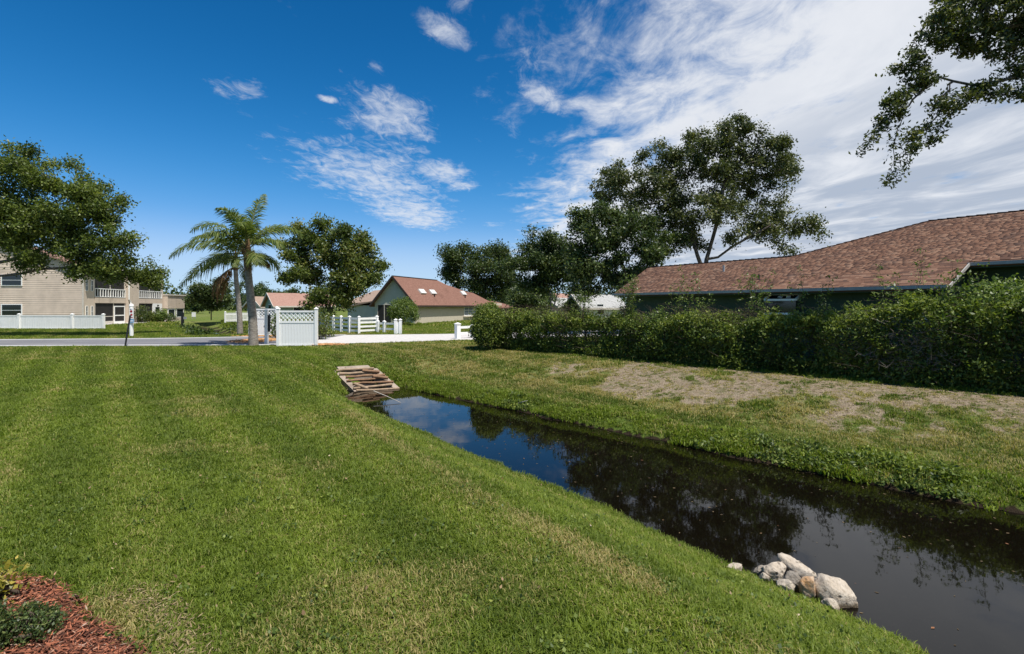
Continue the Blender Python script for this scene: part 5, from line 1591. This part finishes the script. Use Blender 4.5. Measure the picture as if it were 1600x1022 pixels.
def scatter(name, P, rot, scl, var, dry, tone, col, kind='stuff'):
    """one object: tufts standing on points"""
    me = bpy.data.meshes.new(name); n = len(P)
    me.vertices.add(n); me.vertices.foreach_set('co', np.asarray(P, np.float32).ravel())
    for k, a in (('dry', dry), ('tone', tone), ('scl', scl)):
        q = me.attributes.new(k, 'FLOAT', 'POINT'); q.data.foreach_set('value', np.asarray(a, np.float32))
    q = me.attributes.new('rot', 'FLOAT_VECTOR', 'POINT'); q.data.foreach_set('vector', np.asarray(rot, np.float32).ravel())
    q = me.attributes.new('var', 'INT', 'POINT'); q.data.foreach_set('value', np.asarray(var, np.int32))
    me.update()
    o = bpy.data.objects.new(name, me); COL.objects.link(o)
    ng = bpy.data.node_groups.new(name, 'GeometryNodeTree')
    ng.interface.new_socket('Geometry', in_out='INPUT', socket_type='NodeSocketGeometry'); ng.interface.new_socket('Geometry', in_out='OUTPUT', socket_type='NodeSocketGeometry')
    N, L = ng.nodes, ng.links
    gi, go = N.new('NodeGroupInput'), N.new('NodeGroupOutput')
    ip = N.new('GeometryNodeInstanceOnPoints'); ci = N.new('GeometryNodeCollectionInfo')
    ci.inputs['Collection'].default_value = col; ci.inputs['Separate Children'].default_value = True; ci.inputs['Reset Children'].default_value = True
    def na(nm, tp):
        q = N.new('GeometryNodeInputNamedAttribute'); q.data_type = tp; q.inputs[0].default_value = nm; return q.outputs[0]
    L.new(gi.outputs[0], ip.inputs['Points']); L.new(ci.outputs[0], ip.inputs['Instance'])
    ip.inputs['Pick Instance'].default_value = True
    L.new(na('var', 'INT'), ip.inputs['Instance Index'])
    L.new(na('rot', 'FLOAT_VECTOR'), ip.inputs['Rotation']); L.new(na('scl', 'FLOAT'), ip.inputs['Scale'])
    L.new(ip.outputs[0], go.inputs[0])
    md = o.modifiers.new('scatter', 'NODES'); md.node_group = ng
    return tag(o, kind=kind)

def build_grass():
    rr = random.Random(12)
    col = bpy.data.collections.new('grass_tufts')
    for i in range(6): tuft(rr, 20, .055, .055, .0062, col, 'grass_tuft')
    for i in range(3): tuft(rr, 20, .085, .070, .013, col, 'grass_tuft_wide')
    r = np.random.default_rng(55)
    PX, PY, SC, VR = [], [], [], []
    for y0, y1, den, s, vs in ((1.5, 4.5, 950, 1.0, (0, 6)), (4.5, 7, 620, 1.1, (0, 6)), (7, 10.5, 330, 1.3, (0, 6)), (10.5, 16, 210, 1.05, (6, 9)), (16, 25, 110, 1.2, (6, 9)), (25, 45, 34, 1.5, (6, 9)), (45, 75, 5, 3.2, (6, 9))):
        w = 1.04 * y1 + .8; n = int(den * (y1 - y0) * 2 * w)
        x = r.uniform(-w, w, n); y = r.uniform(y0, y1, n)
        k = np.abs(x) < 1.04 * y + .8
        x, y = x[k], y[k]
        PX.append(x); PY.append(y); SC.append(np.full(len(x), s)); VR.append(r.integers(vs[0], vs[1], len(x)))
    x, y, sc, vr = map(np.concatenate, (PX, PY, SC, VR))
    z = ground_z(x, y); dirt, straw, mulch = masks(x, y)
    u, v = uv(x, y)
    n3 = fbm(x, y, .35, 91, 3)
    hid = (v > 15.6) & (u < 15)                      # behind the hedge
    bl = np.where((v > 8) & (u < 14), WATER_Z + .05, WATER_Z + .005)
    keep = (z > bl) & ~in_road(x, y) & (mulch < .45) & (r.random(len(x)) > dirt * .74) & ~hid
    far = v > 9.4
    keep &= ~(far & (r.random(len(x)) < .25))
    q = (x - D2P[0]) * D2E[0] + (y - D2P[1]) * D2E[1]; w = np.abs((x - D2P[0]) * D2N[0] + (y - D2P[1]) * D2N[1])
    keep &= ~((q > 0) & (q < 45) & (w < 1.7))
    keep &= ~((np.abs((x + 5.39) * .89 + (y - 17.825) * .457) < .78) & ((x + 5.39) * .69 + (y - 17.825) * -.72 > -.2) & ((x + 5.39) * .69 + (y - 17.825) * -.72 < 1.7))
    # inside houses nothing grows
    keep &= ~((y > 46) & (x < -38)) 
    x, y, z, sc, vr, straw, n3, u, v, dirt = (a[keep] for a in (x, y, z, sc, vr, straw, n3, u, v, dirt))
    n = len(x)
    tall = 1 + .28 * sstep(n3, .5, .75) * (v > 9.4)
    trk = .5 + .5 * np.sin((v - .11 * u) * 2 * math.pi / 1.15 + 1.2 * fbm(x, y, 6, 5, 2))
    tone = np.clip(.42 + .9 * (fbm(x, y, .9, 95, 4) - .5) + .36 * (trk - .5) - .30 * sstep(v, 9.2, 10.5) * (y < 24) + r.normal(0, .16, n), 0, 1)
    rot = np.stack([r.normal(0, .12, n), r.normal(0, .12, n), r.uniform(0, 6.283, n)], 1)
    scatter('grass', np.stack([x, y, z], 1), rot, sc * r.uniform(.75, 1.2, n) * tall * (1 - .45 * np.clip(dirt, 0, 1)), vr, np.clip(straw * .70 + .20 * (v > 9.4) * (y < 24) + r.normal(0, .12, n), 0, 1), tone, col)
    # rank growth along the far waterline, at the hedge foot and round the culvert
    us = r.uniform(-9, 15.5, 9000); vv = 9.46 + np.abs(r.normal(0, .40, 9000))
    lump = fbm(us, vv, .8, 97, 3); k = r.random(9000) < sstep(lump, .40, .62) * 1.0
    us, vv = us[k], vv[k]
    n2 = 1500; a = r.uniform(-9, 15, n2); us = np.concatenate([us, a]); vv = np.concatenate([vv, 15.05 + r.normal(0, .14, n2)])
    n4 = 900; us = np.concatenate([us, 15.0 + np.abs(r.normal(0, .8, n4))]); vv = np.concatenate([vv, np.where(r.random(n4) < .5, 7.2, 9.4) + r.normal(0, .35, n4)])
    x = UX * us + VX * vv; y = UY * us + VY * vv; z = ground_z(x, y)
    k = (z > WATER_Z - .05) & (y > 1) & (np.hypot(x + 4.85, y - 17.25) > .95); x, y, z = x[k], y[k], z[k]; n = len(x)
    rot = np.stack([r.normal(0, .2, n), r.normal(0, .2, n), r.uniform(0, 6.283, n)], 1)
    scatter('bank_weeds', np.stack([x, y, z], 1), rot, r.uniform(.8, 1.6, n), r.integers(6, 9, n), r.uniform(0, .5, n) ** 1.5, r.uniform(.25, 1, n), col)
    # leafy weeds on the far bank
    C, hue = [], []
    for i in range(300):
        uu = r.uniform(-9, 13); v_ = 9.50 + abs(r.normal(0, .36)); xx, yy = UX * uu + VX * v_, UY * uu + VY * v_
        if vnoise(np.array([uu]), np.array([v_]), 1.1, 99)[0] < .52: continue
        zz = float(ground_z(np.array([xx]), np.array([yy]))[0]); hh = r.uniform(.04, .13); rad = r.uniform(.08, .26)
        m = int(90 * rad / .2); q = r.normal(size=(m, 3)) * np.array((rad * .6, rad * .6, hh * .45)); q[:, 2] = np.abs(q[:, 2]) + .03
        C.append(q + (xx, yy, zz)); hue += [r.normal(0, .12)] * m
    # second ditch: dark overgrown bank
    for i in range(150):
        s = r.uniform(-.3, 22); w = r.choice([-1.9, -1.5, 1.9]) + r.normal(0, .35); p = D2P + D2E * s + D2N * w
        if w > 0 and r.random() < .7: continue
        zz = float(ground_z(np.array([p[0]]), np.array([p[1]]))[0]); m = 60
        q = r.normal(size=(m, 3)) * np.array((.4, .4, .22)); q[:, 2] = np.abs(q[:, 2]) + .05
        C.append(q + (p[0], p[1], zz)); hue += [-.25] * m
    C = np.concatenate(C); V, F, rn = leaf_arrays(C, .062, r, .5, .5)
    far_ = C[:, 1] > 30; V = V.reshape(-1, 4, 3); c = V.mean(1, keepdims=True); V = np.where(far_[:, None, None], c + (V - c) * 3.2, V).reshape(-1, 3)
    o = arr_mesh('leafy_weeds', V, F, LEAF_HEDGE, None, fattrs=dict(rnd=np.clip(rn + np.array(hue), 0, 1))); tag(o, kind='stuff')
build_grass()
def lawn_weeds():
    r = np.random.default_rng(88); C, T_ = [], []
    for i in range(520):
        y = 2.2 + 14 * r.random() ** 1.4; x = r.uniform(-1.02, 1.0) * y; u, v = uv(x, y)
        if v > vn(u) - .7 or masks(np.array([x]), np.array([y]))[2][0] > .3: continue
        m = r.integers(10, 34); rad = r.uniform(.03, .11); q = r.normal(size=(m, 3)) * (rad, rad, .012); q[:, 2] += .045
        C.append(q + (x, y, float(ground_z(np.array([x]), np.array([y]))[0]))); T_ += [r.normal(.10, .15)] * m
    C = np.concatenate(C); V, F, rn = leaf_arrays(C, .024, r, .75, 1.2)
    tag(arr_mesh('lawn_weeds', V, F, LEAF_HEDGE, None, fattrs=dict(rnd=np.clip(rn * .7 + np.array(T_), 0, 1))), kind='stuff')
    n = 700; y = 2 + 18 * r.random(n); x = r.uniform(-1.02, 1.02, n) * y; u, v = uv(x, y); k = (v < vn(u) - .2) | ((v > 10) & (v < 15)); x, y = x[k], y[k]
    C = np.stack([x, y, ground_z(x, y) + .052], 1); V, F, rn = leaf_arrays(C, .030, r, .55, 1.0)
    tag(arr_mesh('fallen_leaves', V, F, STRAW_L, None, fattrs=dict(rnd=rn)), kind='stuff')
STRAW_L = leaf_mat('fallen_leaf', [(0, (.10, .06, .03)), (.6, (.22, .14, .07)), (1, (.38, .29, .16))], .1)
lawn_weeds()

# ------------------------------------------------------------------ mulch, litter, floating bits
CHIP = material('mulch_chips_bark', lambda t: pbsdf(t, t.ramp(attr(t, 'rnd'), [(0, (.030, .017, .013)), (.3, (.105, .044, .028)), (.55, (.22, .080, .046)), (.78, (.37, .135, .072)), (.92, (.34, .21, .15)), (1, (.38, .30, .24))]), .9, .15))
STRAW_M = material('dry_litter', lambda t: pbsdf(t, t.ramp(attr(t, 'rnd'), [(0, (.09, .065, .035)), (.5, (.22, .165, .085)), (1, (.36, .29, .17))]), .9, .15))
DEBRIS = material('floating_leaves', lambda t: pbsdf(t, t.ramp(attr(t, 'rnd'), [(0, (.035, .025, .015)), (.6, (.12, .085, .045)), (.9, (.18, .13, .07)), (1, (.22, .10, .05))]), .8, .2))
def chips(name, C, L, W_, r, mat, tilt=.35):
    n = len(C); a = r.uniform(0, 6.283, n); d = np.stack([np.cos(a), np.sin(a), r.normal(0, tilt, n)], 1); d /= np.linalg.norm(d, axis=1)[:, None]
    h = np.array((0, 0, 1.0)) + r.normal(size=(n, 3)) * .4; b = np.cross(d, h); b /= np.linalg.norm(b, axis=1)[:, None]
    c = np.cross(b, d); l = (L * r.uniform(.4, 1.4, n))[:, None]; w = (W_ * r.uniform(.5, 1.5, n))[:, None]; t = w * .45
    # a splinter: three-sided, pointed at both ends
    V = np.stack([C - d * l / 2, C + b * w / 2, C + d * l / 2, C - b * w / 2, C + c * t], 1).reshape(-1, 3)
    k = (np.arange(n) * 5)[:, None]
    F = np.concatenate([k + np.array(q) for q in ((0, 1, 4), (1, 2, 4), (2, 3, 4), (3, 0, 4))])
    rn = np.tile(np.clip(r.beta(1.6, 1.8, n), 0, 1), 4)
    return tag(arr_mesh(name, V, F, mat, None, fattrs=dict(rnd=rn)), kind='stuff')
def litter():
    r = np.random.default_rng(66)
    x = r.uniform(-6, -1.6, 85000); y = r.uniform(1.5, 4.2, 85000); m = masks(x, y)[2]
    k = (r.random(len(x)) < m) & (np.abs(x) < 1.1 * y + .3); x, y = x[k], y[k]
    z = ground_z(x, y) + r.uniform(.0, .035, len(x)); chips('mulch', np.stack([x, y, z], 1), 0.046, .0085, r, CHIP)
    # dead grass at the rim of the bed
    n = 1300; a = r.uniform(.3, .95, n); q = 1.99 + r.normal(0, .07, n); x = -3.92 + q * np.cos(a) / .80; y = 1.86 + q * np.sin(a) / 1.12
    k = (np.abs(x) < 1.1 * y + .3) & (y > 1.6); x, y = x[k], y[k]
    chips('dry_grass', np.stack([x, y, ground_z(x, y) + r.uniform(.01, .04, len(x))], 1), .04, .006, r, STRAW_M, .5)
    # dry stalks and leaves on the bare ground
    n = 16000; u = r.uniform(-8, 13, n); v = r.uniform(9.8, 16, n); x = UX * u + VX * v; y = UY * u + VY * v
    d = masks(x, y)[0]; k = (r.random(n) < .15 + d) & (y > 3); x, y = x[k], y[k]
    chips('dry_litter', np.stack([x, y, ground_z(x, y) + .008], 1), .085, .012, r, STRAW_M, .15)
    n = 600; u = r.uniform(-6, 15, n); e = vn(u); t = r.beta(1.1, .75, n); v = e + (9.4 - e) * t; x = UX * u + VX * v; y = UY * u + VY * v
    C = np.stack([x, y, np.full(n, WATER_Z + .004)], 1); a = r.uniform(0, 6.283, n); s = r.uniform(.006, .026, n)
    d = np.stack([np.cos(a), np.sin(a), 0 * a], 1) * s[:, None]; b = np.stack([-np.sin(a), np.cos(a), 0 * a], 1) * (s * .5)[:, None]
    V = np.stack([C - d, C + b, C + d, C - b], 1).reshape(-1, 3)
    tag(arr_mesh('floating_leaves', V, np.arange(4 * n).reshape(n, 4), DEBRIS, None, fattrs=dict(rnd=r.random(n))), kind='stuff')
    # orange pine straw patches by the panels
    C = []
    for px, py, rx, ry, n in ((513, 541, .55, .30, 900), (400, 534, .75, 1.2, 2600), (410, 527, 1.0, .35, 900)):
        g = gr(px, py); q = r.normal(size=(n, 2)) * (rx * .55, ry * .55); C.append(np.stack([g.x + q[:, 0], g.y + q[:, 1], ground_z(g.x + q[:, 0], g.y + q[:, 1]) + r.uniform(.06, .10, n)], 1))
    chips('pine_straw', np.concatenate(C), .22, .035, r, PINE, .15)
PINE = material('orange_pine_straw', lambda t: pbsdf(t, t.ramp(attr(t, 'rnd'), [(0, (.26, .12, .05)), (.5, (.44, .24, .10)), (1, (.60, .38, .20))]), .9, .1))
litter()
bush('shrub', 'dark low shrub at the bottom left corner on the red mulch', Vector((-2.74, 2.86, 0)), .18, .16, .115, 2400, LEAF_DARK, .020, 350)
bush('shrub', 'dark shrub cut by the left edge of the mulch bed', Vector((-2.93, 2.72, 0)), .24, .17, .24, 3000, LEAF_DARK, .024, 351)
bush('croton', 'yellow leaved plant at the left edge of the mulch bed', Vector((-3.24, 3.16, 0)), .15, .12, .20, 420, LEAF_YEL, .042, 352)
